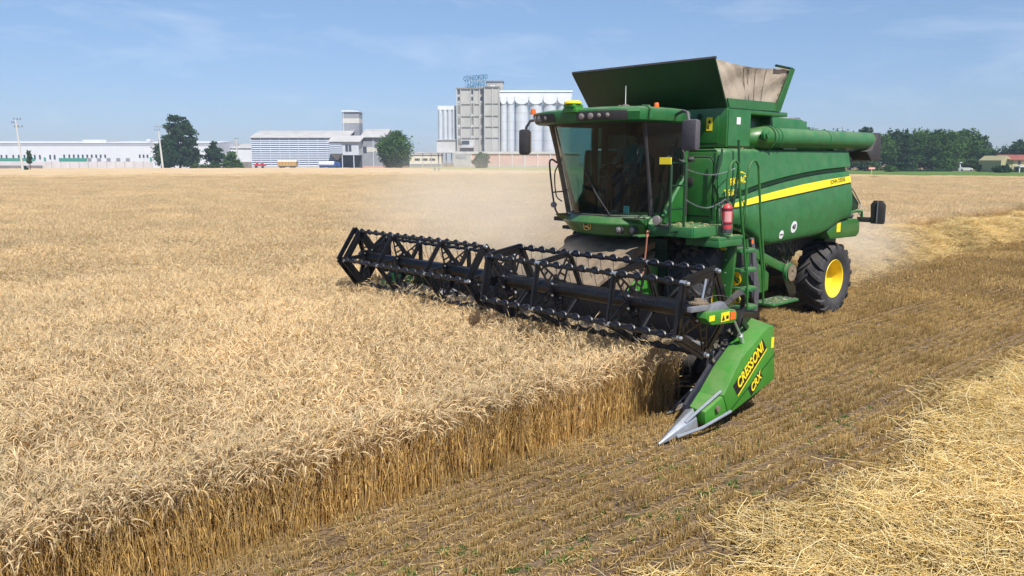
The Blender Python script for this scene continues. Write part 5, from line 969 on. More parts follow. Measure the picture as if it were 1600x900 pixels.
chain((1.17, 1.46, 2.86), (0.10, 1.62, 2.86), .09); chain((1.17, 1.46, 2.42), (0.20, 1.62, 2.45), .16); part('safety_chain', ch, M['greysteel'])
# second step and ladder
part('ladder_deck', MB().bb(0.20, 0.88, 1.30, 1.88, 1.80, 1.85).prism([(0.22, 1.70), (0.22, 1.80), (0.88, 1.80), (0.86, 1.70)], 1, 1.855, 1.88).bb(.84, .88, 1.3, 1.9, 1.70, 1.80), M['greendusty'], bevel=0.006)
LD = part('ladder', MB().prism([(1.42, .64), (1.42, 1.80), (1.80, 1.80), (1.76, 1.2), (1.70, .64)], 0, .20, .26).bb(.02, .20, 1.42, 1.46, .64, 1.8).bb(-0.52, -0.40, 1.45, 1.62, 0.75, 1.7), M['green'], bevel=0.012)
for z, x in ((1.56, -.06), (1.25, -.10), (.94, -.14), (.64, -.18)):
    q = MB(); o = [(x + .19, 1.58), (x + .19, 1.80), (x + .10, 1.90), (x - .10, 1.90), (x - .19, 1.80), (x - .19, 1.58)]; q.prism(o, 2, z, z + .055); part('step', q, M['greendusty'], LD, bevel=0.008)
    k = MB(); k.tube([(x + .12, 1.58, z - .02), (x + .02, 1.56, z - .12), (x - .10, 1.58, z - .22)], .018, 6); k.tube([(x + .05, 1.58, z - .02), (x - .04, 1.56, z - .12), (x - .13, 1.58, z - .18)], .012, 6); part('step_hanger', k, M['green'], LD)
lp = MB(); lp.curve([(0.54, 1.84, 2.22), (0.60, 1.84, 2.36), (0.64, 1.84, 2.55), (0.60, 1.84, 2.85), (0.50, 1.84, 2.97), (0.38, 1.84, 2.95), (0.33, 1.84, 2.8), (0.25, 1.84, 2.3), (0.12, 1.84, 1.8), (0.04, 1.86, 1.3)], .020, 8); part('handrail', lp, M['green'], LD)
lp = MB(); lp.curve([(0.16, 1.80, 1.9), (0.12, 1.84, 2.3), (0.09, 1.84, 2.75), (0.01, 1.84, 2.93), (-0.10, 1.84, 2.98), (-.20, 1.84, 2.91), (-0.24, 1.84, 2.75), (-0.34, 1.86, 2.0), (-0.46, 1.88, 1.3), (-0.50, 1.88, .95)], .020, 8); lp.tube([(-0.30, 1.86, 1.80), (-.42, 1.88, 1.2), (-.50, 1.88, .68)], .018, 8); lp.tube([(.05, 1.86, 1.78), (-.02, 1.88, .66)], .016, 8); part('handrail', lp, M['green'], LD)
rv = MB()
for z in (1.68, 1.5, 1.3, 1.1): rv.ball((.303, 1.50, z), .014, 6); rv.ball((.303, 1.66, z - .05), .014, 6)
part('bolt', rv, M['bolt'], LD)
part('reflector', MB().bb(-.05, .0, 1.905, 1.915, 1.70, 1.77), M['orange'], LD); part('yellow_sticker', MB().bb(.31, .314, 1.56, 1.66, 1.60, 1.74), M['decal'], LD)
mg = MB(); mg.prism([(-.50, 1.75), (-.40, 1.72), (-.46, 1.35), (-.40, 1.15), (-.58, .95), (-.50, .80), (-.66, .60), (-.62, .45), (-.72, .30), (-.74, .9)], 1, 1.60, 1.66); part('rubber_mudguard', mg, M['mirror'], bevel=0.01)
# side gearing and rear step
part('side_gearbox', MB().prism([(-.75, .70), (-.75, 1.45), (-1.45, 1.05), (-1.45, .75)], 1, 1.15, 1.42).bb(-.9, -1.3, 1.05, 1.3, .7, 1.5), M['green'], bevel=0.015); part('drive_arm', MB().bar((-.80, 1.44, 1.48), (-1.95, 1.44, 1.08), .15, .05, (0, 1, 0)), M['green'], bevel=0.01)
pu = MB(); pu.lathe((-2.0, 1.50, 1.02), [(-.06, .03), (-.06, .15), (-.02, .12), (.02, .12), (.06, .15), (.06, .05), (.04, .03)], 26, 1); PU = part('pulley', pu, M['dusty']); part('belt_guard', MB().lathe((-2.0, 1.53, 1.02), [(-.05, .02), (-.05, .17), (.0, .17), (.0, .155)], 26, 1), M['greendusty'], PU)
rsx = MB(); rsx.bb(-1.0, -1.86, 1.38, 1.78, .56, .60); RS = part('tread_plate_step', rsx, M['greendusty'], bevel=0.006); tr = MB()
for i in range(8):
    for j in range(4): tr.box((-1.08 - i * .108, 1.45 + j * .09, .603), (.055, .03, .008), (0, 0, 35 if (i + j) % 2 else -35))
part('tread_pattern', tr, M['mirror'], RS)
bx = MB(); bx.bb(-1.3, -2.6, .3, 1.2, 1.1, 1.6); bx.bb(-2.2, -3.0, -.9, .9, 1.0, 1.7); bx.bb(-1.2, -2.4, -1.2, -.3, 1.1, 1.6); part('cleaning_shoe', bx, M['greendark'], bevel=0.02)
wi = MB()
for i in range(14): y = .95 + .03 * i; a = RNG.uniform(-.1, .1); wi.curve([(-.9 - .1 * i, 1.2 + a, 1.55), (-1.0 - .1 * i, 1.3 + a, 1.35 + a), (-1.1 - .12 * i, 1.22, 1.2 + a), (-1.2 - .12 * i, 1.2, 1.5)], .015, 5)
part('hydraulic_hoses', wi, M['dirty'])

# ---- wheels
def wheel(x, y, R, w, rimr, zc, side, nl, lugh=.05):
    s = side; t = MB(); h = w / 2; prof = [(-h * .78, rimr), (-h * .96, rimr + (R - rimr) * .25), (-h, rimr + (R - rimr) * .55), (-h * .93, R - lugh - .03), (-h * .7, R - lugh), (0, R - lugh + .01), (h * .7, R - lugh), (h * .93, R - lugh - .03), (h, rimr + (R - rimr) * .55), (h * .96, rimr + (R - rimr) * .25), (h * .78, rimr)]
    t.lathe((x, y, zc), prof, 64, 1, closed=True)
    for k in range(nl):
        for q in (1, -1):
            th0 = 2 * math.pi * (k + (0.5 if q < 0 else 0)) / nl; rings = []
            for u, a, r in ((-.03, 0, R), (.30, .16, R), (.62, .27, R - .004), (.90, .36, R - .018), (1.03, .40, R - .075), (1.02, .42, R - .15)):
                wd = .030 + .012 * u; ang = th0 - a * (6.2 / nl) * 2.2 ; ax_ = q * h * u
                def pt(rad, da): A = ang + da / R; return (x + rad * math.cos(A), y + ax_, zc + rad * math.sin(A))
                ro = r; ri = (R - lugh - .02) if u < .95 else r - .05
                if u >= .95: rings.append([(pt(ri, -wd)[0], y + q * (h * .9), pt(ri, -wd)[2]), (pt(ri, wd)[0], y + q * (h * .9), pt(ri, wd)[2]), pt(ro, wd * .8), pt(ro, -wd * .8)])
                else: rings.append([pt(ri, -wd * 1.25), pt(ri, wd * 1.25), pt(ro, wd), pt(ro, -wd)])
            t.loft(rings)
    TY = part('wheel', t, M['rubber'], CH, smooth=40)
    rm = MB(); hs = s; rm.lathe((x, y, zc), [(hs * h * .80, rimr + .012), (hs * h * .84, rimr + .004), (hs * h * .80, rimr - .012), (hs * h * .55, rimr - .03), (hs * h * .05, rimr - .05), (-hs * h * .10, rimr * .72), (-hs * h * .16, rimr * .45), (-hs * h * .12, .13), (hs * h * .05, .11), (hs * h * .07, .002)], 48, 1, caps=False)
    RM = part('rim', rm, M['rim'], TY, smooth=35)
    lr = MB(); lr.lathe((x, y, zc), [(-hs * h * .78, rimr), (-hs * h * .5, rimr * .9), (-hs * h * .3, rimr * .6), (-hs * h * .3, .02)], 40, 1); part('rim', lr, M['rim'], TY)
    bo = MB()
    for k in range(8): a = 2 * math.pi * k / 8; bo.cyl((x + rimr * .36 * math.cos(a), y - hs * h * .17, zc + rimr * .36 * math.sin(a)), (x + rimr * .36 * math.cos(a), y - hs * h * .05, zc + rimr * .36 * math.sin(a)), .018, seg=6)
    part('wheel_nut', bo, M['rim'], TY)
    return TY
for s in (1, -1):
    wheel(-4.03, s * 1.15, .72, .54, .37, .685, s, 17, .05); wheel(0.0, s * 1.22, .92, .72, .43, .88, s, 19, .055)
part('rear_axle', MB().bb(-3.9, -4.16, -.9, .9, .62, .80).bb(-3.8, -4.2, -.3, .3, .8, 1.2), M['dirty'], bevel=0.02); part('front_axle', MB().bb(-.25, .25, -.86, .86, .6, 1.15), M['dirty'], bevel=0.03)
part('front_mudguard', MB().bb(-.2, .75, .86, 1.3, 1.82, 1.88), M['greendark'])
# chaff-laden clutter above the front axle
cl = MB()
for i in range(120): cl.box((RNG.uniform(.15, .75), RNG.uniform(.55, 1.35), RNG.uniform(1.3, 1.8)), (RNG.uniform(.02, .16), RNG.uniform(.02, .12), RNG.uniform(.02, .09)), (RNG.uniform(0, 90), RNG.uniform(0, 90), RNG.uniform(0, 90)))
for i in range(22): y = RNG.uniform(.5, 1.4); z = RNG.uniform(1.2, 1.8); cl.tube([(.8, y, z), (.6, y + .1, z - .1), (.4, y - .1, z), (.2, y, z + .1)], .016, 5)
part('drive_gearing', cl, M['dirty'])
part('drive_shield', MB().bb(.82, .87, 0.62, 0.95, 1.05, 1.75), M['greendark'])
pf = MB()
for i in range(6):
    for j in range(10): pf.box((.873, .66 + i * .05, 1.1 + j * .065), (.004, .025, .035), (45, 0, 0))
part('shield_holes', pf, M['blackpl'])
# ---- tail
tl = MB(); tl.prism([(-4.30, 2.75), (-4.42, 2.70), (-5.25, 2.12), (-5.22, 2.0), (-4.85, 1.95), (-4.35, 1.95)], 1, .95, 1.22); tl.prism([(-4.30, 2.95), (-5.0, 2.6), (-5.25, 2.1), (-5.2, 1.6), (-4.3, 1.6)], 1, -1.2, .94); part('straw_hood', tl, M['greendark'], bevel=0.015)
part('hood_strut', MB().tube([(-4.3, 1.25, 2.72), (-4.9, 1.27, 2.35), (-5.25, 1.25, 2.10)], .012, 5).tube([(-5.25, 1.25, 2.1), (-5.05, 1.3, 1.95), (-5.1, 1.35, 1.86)], .012, 5), M['greysteel'])
part('light_arm', MB().tube([(-4.45, 1.30, 1.92), (-4.8, 1.36, 1.98), (-4.95, 1.42, 1.97), (-4.97, 1.42, 1.85)], .028, 8), M['green'])
pl = MB(); pl.prism([(1.62, 1.74), (1.60, 2.12), (1.66, 2.20), (1.82, 2.20), (1.88, 2.12), (1.88, 1.78), (1.86, 1.74)], 0, -4.98, -4.92); pl.bb(-4.98, -4.93, 1.34, 1.62, 1.76, 1.86); WP = part('tail_plate', pl, M['blackpl'], bevel=0.006); part('plate_rib', MB().bb(-4.918, -4.90, 1.735, 1.75, 1.76, 2.19), M['greysteel'], WP)
b4 = MB(); b4.prism([(-3.45, 1.64), (-3.6, 1.80), (-4.35, 1.86), (-4.72, 1.84), (-4.84, 1.76), (-4.84, 1.56), (-4.72, 1.48), (-3.6, 1.50)], 1, 1.02, 1.45); RB = part('rear_side_box', b4, M['green'], bevel=0.03); part('yellow_reflector', MB().bb(-3.82, -3.98, 1.453, 1.458, 1.62, 1.80), M['decal'], RB); part('yellow_reflector', MB().bb(-4.846, -4.851, 1.15, 1.30, 1.6, 1.72), M['decal'], RB)
part('tow_lamp', MB().ball((-4.5, 1.38, 1.90), .07, 10, sc=(1.4, 1, 1)), M['blackpl']); part('chopper', MB().bb(-4.3, -4.8, -1.1, 1.0, 1.15, 1.56), M['greendark'], bevel=0.02)
# ---- feeder house
fh = MB(); fh.prism([(0.55, 1.75), (1.75, 1.02), (1.75, .28), (0.35, .95), (.35, 1.6)], 1, -.72, .72); FH = part('feeder_house', fh, M['dusty'], bevel=0.02); part('side_shield', MB().prism([(0.7, 1.55), (1.7, .95), (1.7, .45), (0.9, .85)], 1, .73, .78), M['hgreen'], FH, bevel=0.006)
part('dusty_cover', MB().prism([(0.5, 1.78), (1.35, 1.62), (2.3, 1.14), (2.3, 1.08), (1.3, 1.5), (.5, 1.7)], 1, -.72, .72), M['dusty'], FH, bevel=0.01)
hs = MB(); hs.tube([(1.35, .93, 1.92), (1.45, 1.0, 1.86), (1.42, .96, 1.6), (1.45, .95, 1.35), (1.6, .9, 1.2)], .014, 6); hs.tube([(1.35, .97, 1.92), (1.5, 1.04, 1.84), (1.46, .99, 1.6), (1.5, .99, 1.3), (1.6, .95, 1.15)], .012, 6); part('red_cable', hs, M['hosered']); part('step_plate', MB().prism([(1.15, .85), (1.55, .8), (1.6, .95), (1.2, 1.05)], 2, 1.84, 1.86), M['greendusty'])

# ---- fire extinguisher hangs on the ladder rail: a thing of its own
FE = thing('fire_extinguisher', 'red fire extinguisher strapped to the green ladder rail', 'fire extinguisher', (0.64, 1.86, 1.92))
fe = MB(); fe.lathe((0, 0, 0), [(0.045, .002), (.045, .078), (.36, .078), (.40, .06), (.42, .025), (.43, .02)], 24, 2); part('body', fe, M['red'], FE); part('foot', MB().lathe((0, 0, 0), [(-.01, .002), (-.01, .083), (.05, .083), (.06, .079)], 24, 2), M['blackpl'], FE)
for z in (.12, .33): part('strap', MB().lathe((0, 0, 0), [(z, .0785), (z, .083), (z + .028, .083), (z + .028, .0785)], 24, 2), M['blackpl'], FE)
part('valve', MB().cyl((0, 0, .42), (0, 0, .47), .02, seg=10).box((.02, 0, .48), (.10, .02, .02), (0, 15, 0)), M['blackpl'], FE); part('hose', MB().tube([(0, 0, .46), (.05, -.04, .46), (.11, -.05, .36), (.12, -.02, .2), (.09, 0, .08)], .012, 6), M['blackpl'], FE)
lbm = MB(); lbm.loft([[(.0795 * math.cos(a), .0795 * math.sin(a), z) for a in np.linspace(.1, 1.5, 9)] for z in (.16, .31)], closed=False); part('label_patch', lbm, mat('faded_label', (.62, .28, .28), .6), FE)

# ---- driver
def person():
    me = bpy.data.meshes.new('body'); ob = bpy.data.objects.new('body', me); COL.objects.link(ob); V = []; E_ = []; R = []
    def nd(p, r, par=None):
        V.append(p); R.append(r); i = len(V) - 1
        if par is not None: E_.append((par, i))
        return i
    pel = nd((.64, 0, 2.74), .13); ch_ = nd((.60, 0, 2.98), .125, pel); c2 = nd((.59, 0, 3.14), .13, ch_); nk = nd((.61, 0, 3.26), .055, c2); hd = nd((.63, 0, 3.36), .085, nk); h2 = nd((.635, 0, 3.46), .075, hd)
    for s in (1, -1):
        hp = nd((.68, .09 * s, 2.71), .09, pel); kn = nd((1.10, .15 * s, 2.70), .065, hp); an_ = nd((1.16, .15 * s, 2.28), .042, kn); he = nd((1.15, .15 * s, 2.18), .042, an_); to = nd((1.34, .16 * s, 2.16), .032, he)
        sh = nd((.60, .19 * s, 3.17), .065, c2); ebw = nd((.78, .27 * s, 2.92), .042, sh); wr = nd((1.04, .19 * s, 2.90), .028, ebw); pm = nd((1.10, .18 * s, 2.90), .030, wr)
        for k in range(4): f1 = nd((1.15, (.15 + .022 * k) * s, 2.915), .009, pm); f2 = nd((1.185 - .004 * abs(k - 1), (.15 + .022 * k) * s, 2.89), .008, f1); nd((1.17, (.15 + .022 * k) * s, 2.865), .007, f2)
        t1 = nd((1.12, .145 * s, 2.90), .010, pm); nd((1.145, .13 * s, 2.885), .008, t1)
    me.from_pydata(V, E_, []); md = ob.modifiers.new('s', 'SKIN'); 
    for i, v in enumerate(me.skin_vertices[0].data): v.radius = (R[i], R[i]); v.use_root = (i == 0)
    sb = ob.modifiers.new('b', 'SUBSURF'); sb.levels = 2; sb.render_levels = 2
    dg = bpy.context.evaluated_depsgraph_get(); m2 = bpy.data.meshes.new_from_object(ob.evaluated_get(dg)); bpy.data.objects.remove(ob)
    m2.materials.clear(); [m2.materials.append(M[k]) for k in ('skin', 'shirt', 'jeans')]
    for p in m2.polygons:
        c = p.center; p.use_smooth = True; p.material_index = 0
        if c.z < 2.80 and c.x < 1.30 and (c.z > 2.25): p.material_index = 2
        if c.z > 2.78 and c.z < 3.25 and c.x < .84: p.material_index = 1
        if c.z <= 2.25: p.material_index = 2
    P = thing('person', 'person in a teal shirt sitting at the wheel behind the cab windscreen', 'person', (.64, 0, 2.62)); b = bpy.data.objects.new('body', m2); COL.objects.link(b); b.parent = P; b.matrix_parent_inverse = Matrix.Translation((-.64, 0, -2.62))
    hr = MB(); hr.ball((.615, 0, 3.435), .108, 14, sc=(1, .9, .95)); h = hr.build('hair', M['hair'], P); h.matrix_parent_inverse = Matrix.Translation((-.64, 0, -2.62))
    fc = MB(); fc.ball((.725, 0, 3.39), .018, 6, sc=(1.2, .8, 1.3)); [fc.ball((.70, .035 * s, 3.415), .011, 6) for s in (1, -1)]; f = fc.build('face', M['skin'], P); f.matrix_parent_inverse = Matrix.Translation((-.64, 0, -2.62))
person()
# ------------------------------------------------------------------ header and reel
CY = (3.83, 1.36)
hd = MB(); hd.bb(2.45, 2.51, -3.62, 3.50, .30, 1.10); hd.prism([(2.51, .26), (2.8, .16), (3.30, .09), (3.30, .06), (2.8, .12), (2.51, .22)], 1, -3.62, 3.62)
HD = part('header', hd, M['black'], CH, bevel=0.005)
part('top_beam', MB().cyl((2.48, -3.62, 1.12), (2.48, 3.50, 1.12), .06, seg=14), M['black'], HD); part('frame_tube', MB().bb(2.34, 2.45, -3.6, 3.5, .28, .42), M['black'], HD)
AX, AZ = 2.92, .52
au = MB(); au.cyl((AX, -3.55, AZ), (AX, 3.45, AZ), .18, seg=24); 
def flight(y0, y1, hand):
    n = int(abs(y1 - y0) / .5 * 20); a = [[(AX + r * math.cos(hand * k / 20 * 2 * math.pi), y0 + (y1 - y0) * k / n, AZ + r * math.sin(hand * k / 20 * 2 * math.pi)) for r in (.17, .30)] for k in range(n + 1)]; au.loft(a, closed=False)
flight(-3.5, -.6, 1); flight(.6, 3.5, 1)
for k in range(14): a = k * 1.9; au.cyl((AX, -.5 + k * .075, AZ), (AX + .30 * math.cos(a), -.5 + k * .075, AZ + .30 * math.sin(a)), .012, seg=6)
part('feed_auger', au, M['blackpl'], HD, smooth=50)
kb = MB(); kb.bb(3.28, 3.36, -3.6, 3.6, .075, .10)
for i in range(94): y = -3.56 + i * .0762; kb.prism([(3.34, y - .02), (3.48, y), (3.34, y + .02)], 2, .07, .105)
part('cutter_bar', kb, M['greysteel'], HD)
lf = MB()
for i in range(24): y = -3.5 + i * .3; lf.tube([(3.36, y, .07), (3.68, y, .06), (3.42, y, .17), (3.2, y, .26)], .010, 5)
part('crop_lifters', lf, M['steel'], HD)
# straw mat carried over the auger
sm_ = np.random.default_rng(8); sb_ = MB()
for i in range(420): y = sm_.uniform(-3.2, 3.2); x = sm_.uniform(2.6, 3.3); z = .2 + .25 * (3.2 - x) * .4 + sm_.uniform(0, .16); a = sm_.uniform(0, 6.28); L = sm_.uniform(.1, .3); sb_.cyl((x, y, z), (x + L * math.cos(a), y + L * math.sin(a), z + sm_.uniform(-.05, .08)), .005, seg=3)
tag(sb_.build('cut_crop', mat('gathered_straw', (.55, .38, .16), .9, var=.3, vscale=3)), 'cut crop lying in the header trough behind the reel', kind='stuff')
# near divider: green hollow cover with its writing
DO, DI = 3.80, 3.52
poly = [(2.60, 1.06), (2.53, .40), (3.50, .17), (3.62, .42), (3.30, .78), (2.74, 1.07)]
dv = MB(); A = [(x, DO, z) for x, z in poly]; B_ = [(x, DI, z) for x, z in ((2.66, 1.13), (2.60, .45), (3.52, .14), (3.70, .40), (3.42, .66), (2.86, 1.04))]; dv.loft([B_, A])
DV = part('divider', dv, M['hgreen'], HD, bevel=0.012)
part('inner_plate', MB().prism([(2.55, .14), (2.56, 1.06), (2.75, 1.08), (3.45, .66), (3.9, .30), (3.9, .08)], 1, 3.46, 3.50), mat('blue_black_sheet', (0.022, 0.026, 0.045), 0.4, var=0.3, dust=DUST, dustamt=0.12), HD)
part('panel_seam', MB().bar((3.47, DO + .003, .22), (2.555, DO + .003, .72), .012, .002, (0, 1, 0)), M['greendark'], DV)
d0, d1 = Vector((3.36, 0, .455)), Vector((2.86, 0, .845)); dr = (d1 - d0).normalized(); up_ = Vector((0, 1, 0)).cross(-dr) ; up_ = Vector((-dr.z, 0, dr.x)) * -1 if False else Vector((dr.z, 0, -dr.x))
if up_.z < 0: up_ = -up_
def plaque(name, c, L, H, m, off): 
    c = Vector(c); q = MB(); q.add([c - dr * L / 2 - up_ * H / 2, c + dr * L / 2 - up_ * H / 2, c + dr * L / 2 + up_ * H / 2, c - dr * L / 2 + up_ * H / 2], [(0, 1, 2, 3)]); o = part(name, q, m, DV); o.location.y = off; return o
c1 = (3.10, DO, .655); plaque('name_plaque', c1, .74, .165, M['blackdecal'], .003)
text('maker_lettering', 'CRESSONI', .172, M['decal'], DV, (c1[0] + up_.x * .012, DO + .0065, c1[2] + up_.z * .012), dr, up_, .001, shear=.32, bold=.005, sx=.80)
pq = MB(); c = Vector(c1) - up_ * .088; pq.add([c - dr * .37 - up_ * .009, c + dr * .37 - up_ * .009, c + dr * .37 + up_ * .009, c - dr * .37 + up_ * .009], [(0, 1, 2, 3)]); o = part('underline', pq, M['decal'], DV); o.location.y = .006
c2 = (2.965, DO, .44); plaque('name_plaque', c2, .30, .135, M['blackdecal'], .003); text('type_lettering', 'CRX', .14, M['decal'], DV, (c2[0], DO + .0065, c2[2]), dr, up_, .001, shear=.32, bold=.004, sx=.85)
part('yellow_sticker', MB().bb(2.60, 2.66, DO + .003, DO + .005, .80, .93), M['decal'], DV)
no = MB(); no.loft([[(3.50, 3.52, .14), (3.50, 3.79, .17), (3.60, 3.79, .41), (3.68, 3.52, .42)], [(3.86, 3.55, .10), (3.86, 3.74, .12), (3.88, 3.74, .27), (3.90, 3.55, .30)]]); part('nose_base', no, M['hgreen'], HD, bevel=0.01)
part('nose_eyelet', MB().lathe((3.70, 3.775, .28), [(0, .002), (0, .035), (.02, .035), (.022, .002)], 14, 1), M['dusty'], HD)
ns = MB(); ns.loft([[(3.96, 3.51, .10), (3.94, 3.70, .10), (3.94, 3.68, .20), (3.90, 3.60, .29), (3.92, 3.51, .26)], [(4.20, 3.55, .08), (4.20, 3.69, .08), (4.21, 3.68, .16), (4.22, 3.62, .19), (4.22, 3.57, .17)], [(4.54, 3.61, .03), (4.54, 3.63, .03), (4.54, 3.63, .045), (4.54, 3.62, .05), (4.54, 3.61, .045)]]); NS = part('divider_point', ns, M['steel'], HD, bevel=0.006)
part('deflector_rod', MB().tube([(4.12, 3.66, .19), (3.9, 3.70, .31), (3.62, 3.76, .46)], .018, 8), M['steel'], HD); part('deflector_rod', MB().tube([(4.30, 3.68, .075), (3.98, 3.78, .13), (3.56, 3.86, .24)], .018, 8), M['steel'], HD)
part('deflector_blade', MB().prism([(3.0, .62), (3.12, .98), (3.2, .60), (3.1, .35)], 1, 3.28, 3.31), M['steel'], HD)
for y in (-2.0, -.35): part('crop_dome', MB().lathe((2.95, y, .52), [(-.16, .02), (-.14, .22), (0, .34), (.14, .22), (.16, .02)], 24, 1), M['greysteel'], HD)
# far end
part('divider', MB().prism([(2.5, .12), (2.5, 1.08), (2.8, 1.04), (3.5, .55), (4.3, .06), (3.6, .08)], 1, -3.80, -3.62), M['greendark'], HD, bevel=0.012); part('divider_point', MB().cyl((3.9, -3.71, .18), (4.6, -3.71, .05), .09, .01, 10), M['steel'], HD)
# reel
def rot_pts(c, angs, r=.49): return [(c[0] + r * math.cos(math.radians(a)), c[1] + r * math.sin(math.radians(a))) for a in angs]
def reel(c, angs, y0, y1, spiders, endy):
    V = rot_pts(c, angs); RE = part('reel', MB().cyl((c[0], y0, c[1]), (c[0], y1, c[1]), .085, seg=20), M['black'], CH)
    for i, y in enumerate(spiders):
        end = y in endy; m = MB(); w = .12 if end else .07; nb_ = MB()
        for k in range(5):
            a, b = V[k], V[(k + 1) % 5]; m.bar((a[0], y, a[1]), (b[0], y, b[1]), w, .028, (0, 1, 0)); m.bar((a[0], y, a[1] ), (b[0], y, b[1]), .03, .05, (0, 1, 0))
            # arm: two rails with rungs leave round openings
            d = Vector((V[k][0] - c[0], 0, V[k][1] - c[1])).normalized(); n = Vector((-d.z, 0, d.x)); C0 = Vector((c[0], y + .012, c[1]))
            for sg_ in (1, -1): m.bar(C0 + d * .10 + n * .075 * sg_, C0 + d * .48 + n * .02 * sg_, .022, .016, (0, 1, 0))
            for q in (.20, .30, .39): ww = lerp(.075, .02, (q - .1) / .38); m.bar(C0 + d * q - n * ww, C0 + d * q + n * ww, .022, .014, (0, 1, 0))
            nb_.ball((V[k][0], y + (.05 if y > 0 else .04), V[k][1]), .026, 8); nb_.cyl((V[k][0], y - .04, V[k][1]), (V[k][0], y + .04, V[k][1]), .03, seg=8)
        hb_ = [(c[0] + (.19 if k % 2 else .13) * math.cos(k * math.pi / 5 + math.radians(angs[0])), c[1] + (.19 if k % 2 else .13) * math.sin(k * math.pi / 5 + math.radians(angs[0]))) for k in range(10)]
        m.prism(hb_, 1, y - .012, y + .012); SP_ = part('reel_spider', m, M['black'], RE)
        for k in range(5): a = k * 1.2566 + .6; nb_.cyl((c[0] + .13 * math.cos(a), y + .012, c[1] + .13 * math.sin(a)), (c[0] + .13 * math.cos(a), y + .03, c[1] + .13 * math.sin(a)), .013, seg=6)
        part('spider_bolts', nb_, M['bolt'], RE)
    for k in range(5):
        x, z = V[k]; q = MB().cyl((x, y0, z), (x, y1, z), .026, seg=10); n = int((y1 - y0) / .215)
        for j in range(n):
            y = y0 + .09 + j * (y1 - y0 - .12) / n; q.tube([(x + .012, y - .062, z - .004), (x + .014, y - .042, z + .032), (x + .012, y, z + .046), (x + .012, y + .040, z + .032), (x + .010, y + .062, z - .006)], .016, 6, mi=1); q.cyl((x, y - .035, z), (x, y + .035, z), .036, seg=8, mi=1)
            b_ = RNG.gauss(0, .02); q.tube([(x - .005, y - .02, z - .02), (x - .01, y - .02, z - .10), (x - .03 + b_ * .4, y - .01, z - .20), (x - .075 + b_, y - .01 + b_, z - .29)], .0034, 4, mi=2)
        part('reel_bat', q, [M['black'], M['clip'], M['wire']], RE)
    return RE
reel(CY, (118, 46, -26, -98, 190), .42, 3.66, (3.61, 2.66, 1.42, .49), (3.61, .49))
CL = (3.46, 1.29); LR_ = reel(CL, (70, -2, -74, 142, 214), -3.62, -.20, (-3.60, -2.60, -1.29, -.25), (-3.60, -.25))
m = MB(); V = rot_pts(CL, (70, -2, -74, 142, 214), .54)
for k in range(5): a, b = V[k], V[(k + 1) % 5]; m.bar((a[0], -3.76, a[1]), (b[0], -3.76, b[1]), .075, .03, (0, 1, 0)); m.bar((CL[0], -3.76, CL[1]), (a[0], -3.76, a[1]), .07, .02, (0, 1, 0))
part('end_frame', m, M['black'], LR_)
# carrying arms and drive
for y, c in ((3.66, CY), (.12, CY), (-3.72, CL)):
    a = MB(); a.bar((2.50, min(y, 3.48), 1.10), (c[0] + .05, y, c[1]), .12, .06, (0, 1, 0)); a.bar((2.50, min(y, 3.48), .85), (3.1, y, 1.18), .06, .04, (0, 1, 0)); a.cyl((c[0], y - .10, c[1]), (c[0], y + .06, c[1]), .11, seg=16); part('reel_arm', a, M['black'], HD, bevel=0.006)
part('lift_cylinder', MB().cyl((2.9, 3.60, .75), (3.1, 3.66, 1.0), .03, seg=10).cyl((3.1, 3.66, 1.0), (3.3, 3.68, 1.22), .014, seg=8), M['bolt'], HD)
dbx = MB(); dbx.prism([(4.12, 1.36), (4.10, 1.43), (3.56, 1.39), (3.52, 1.34), (3.52, 1.27), (3.60, 1.245), (4.0, 1.275)], 1, 3.74, 3.86); DB = part('drive_guard', dbx, M['hgreen'], HD, bevel=0.012)
part('warning_sticker', MB().bb(3.68, 3.84, 3.863, 3.866, 1.285, 1.385), M['decal'], DB); part('pictogram', MB().prism([(3.77, 1.30), (3.80, 1.36), (3.825, 1.30)], 1, 3.867, 3.869).bb(3.70, 3.745, 3.867, 3.869, 1.31, 1.345), M['blackdecal'], DB); part('orange_reflector', MB().bb(3.56, 3.66, 3.863, 3.866, 1.285, 1.375), M['orange'], DB); part('yellow_sticker', MB().bb(3.96, 4.06, 3.863, 3.866, 1.32, 1.38), M['decal'], DB)
part('square_tube', MB().bar((4.36, 3.82, 1.48), (4.02, 3.80, 1.46), .055, .055, (0, 0, 1)), M['greysteel'], HD, bevel=0.006)
rt_ = MB(); rt_.lathe((4.02, 3.70, 0), [(1.47, .03), (1.47, .07), (1.49, .09), (1.505, .09), (1.51, .06), (1.54, .05), (1.545, .002)], 20, 2)
for k in range(18): a = k * .349; rt_.box((4.02 + .095 * math.cos(a), 3.70 + .095 * math.sin(a), 1.497), (.018, .012, .018), (0, 0, math.degrees(a)))
part('ratchet_wheel', rt_, M['dusty'], HD); part('adjuster_rod', MB().cyl((3.96, 3.70, 1.52), (3.90, 3.70, 1.74), .013, seg=8), M['steel'], HD)
bs = MB(); bs.prism([(3.98, 1.40), (3.93, 1.48), (3.72, 1.49), (3.60, 1.40)], 1, 3.74, 3.82); part('motor_housing', bs, M['greysteel'], HD, bevel=0.02)
hz = MB()
for i in range(4): o = i * .012; hz.curve([(3.56, 3.72 - o * .5, 1.40 + o * .4), (3.30, 3.78 - o, 1.52 + o), (3.12, 3.70 - o, 1.36 + o), (3.14, 3.66 - o * .5, 1.15), (3.06, 3.58 - o, .98), (2.85, 3.5 - o, .96 + o * .5), (2.60, 3.45 - o, .98)], .013, 6)
hz.curve([(3.98, 3.72, 1.53), (3.8, 3.78, 1.56), (3.55, 3.80, 1.50), (3.48, 3.80, 1.42), (3.56, 3.78, 1.40)], .005, 5); part('hydraulic_hoses', hz, M['blackpl'], HD)
kn = MB()
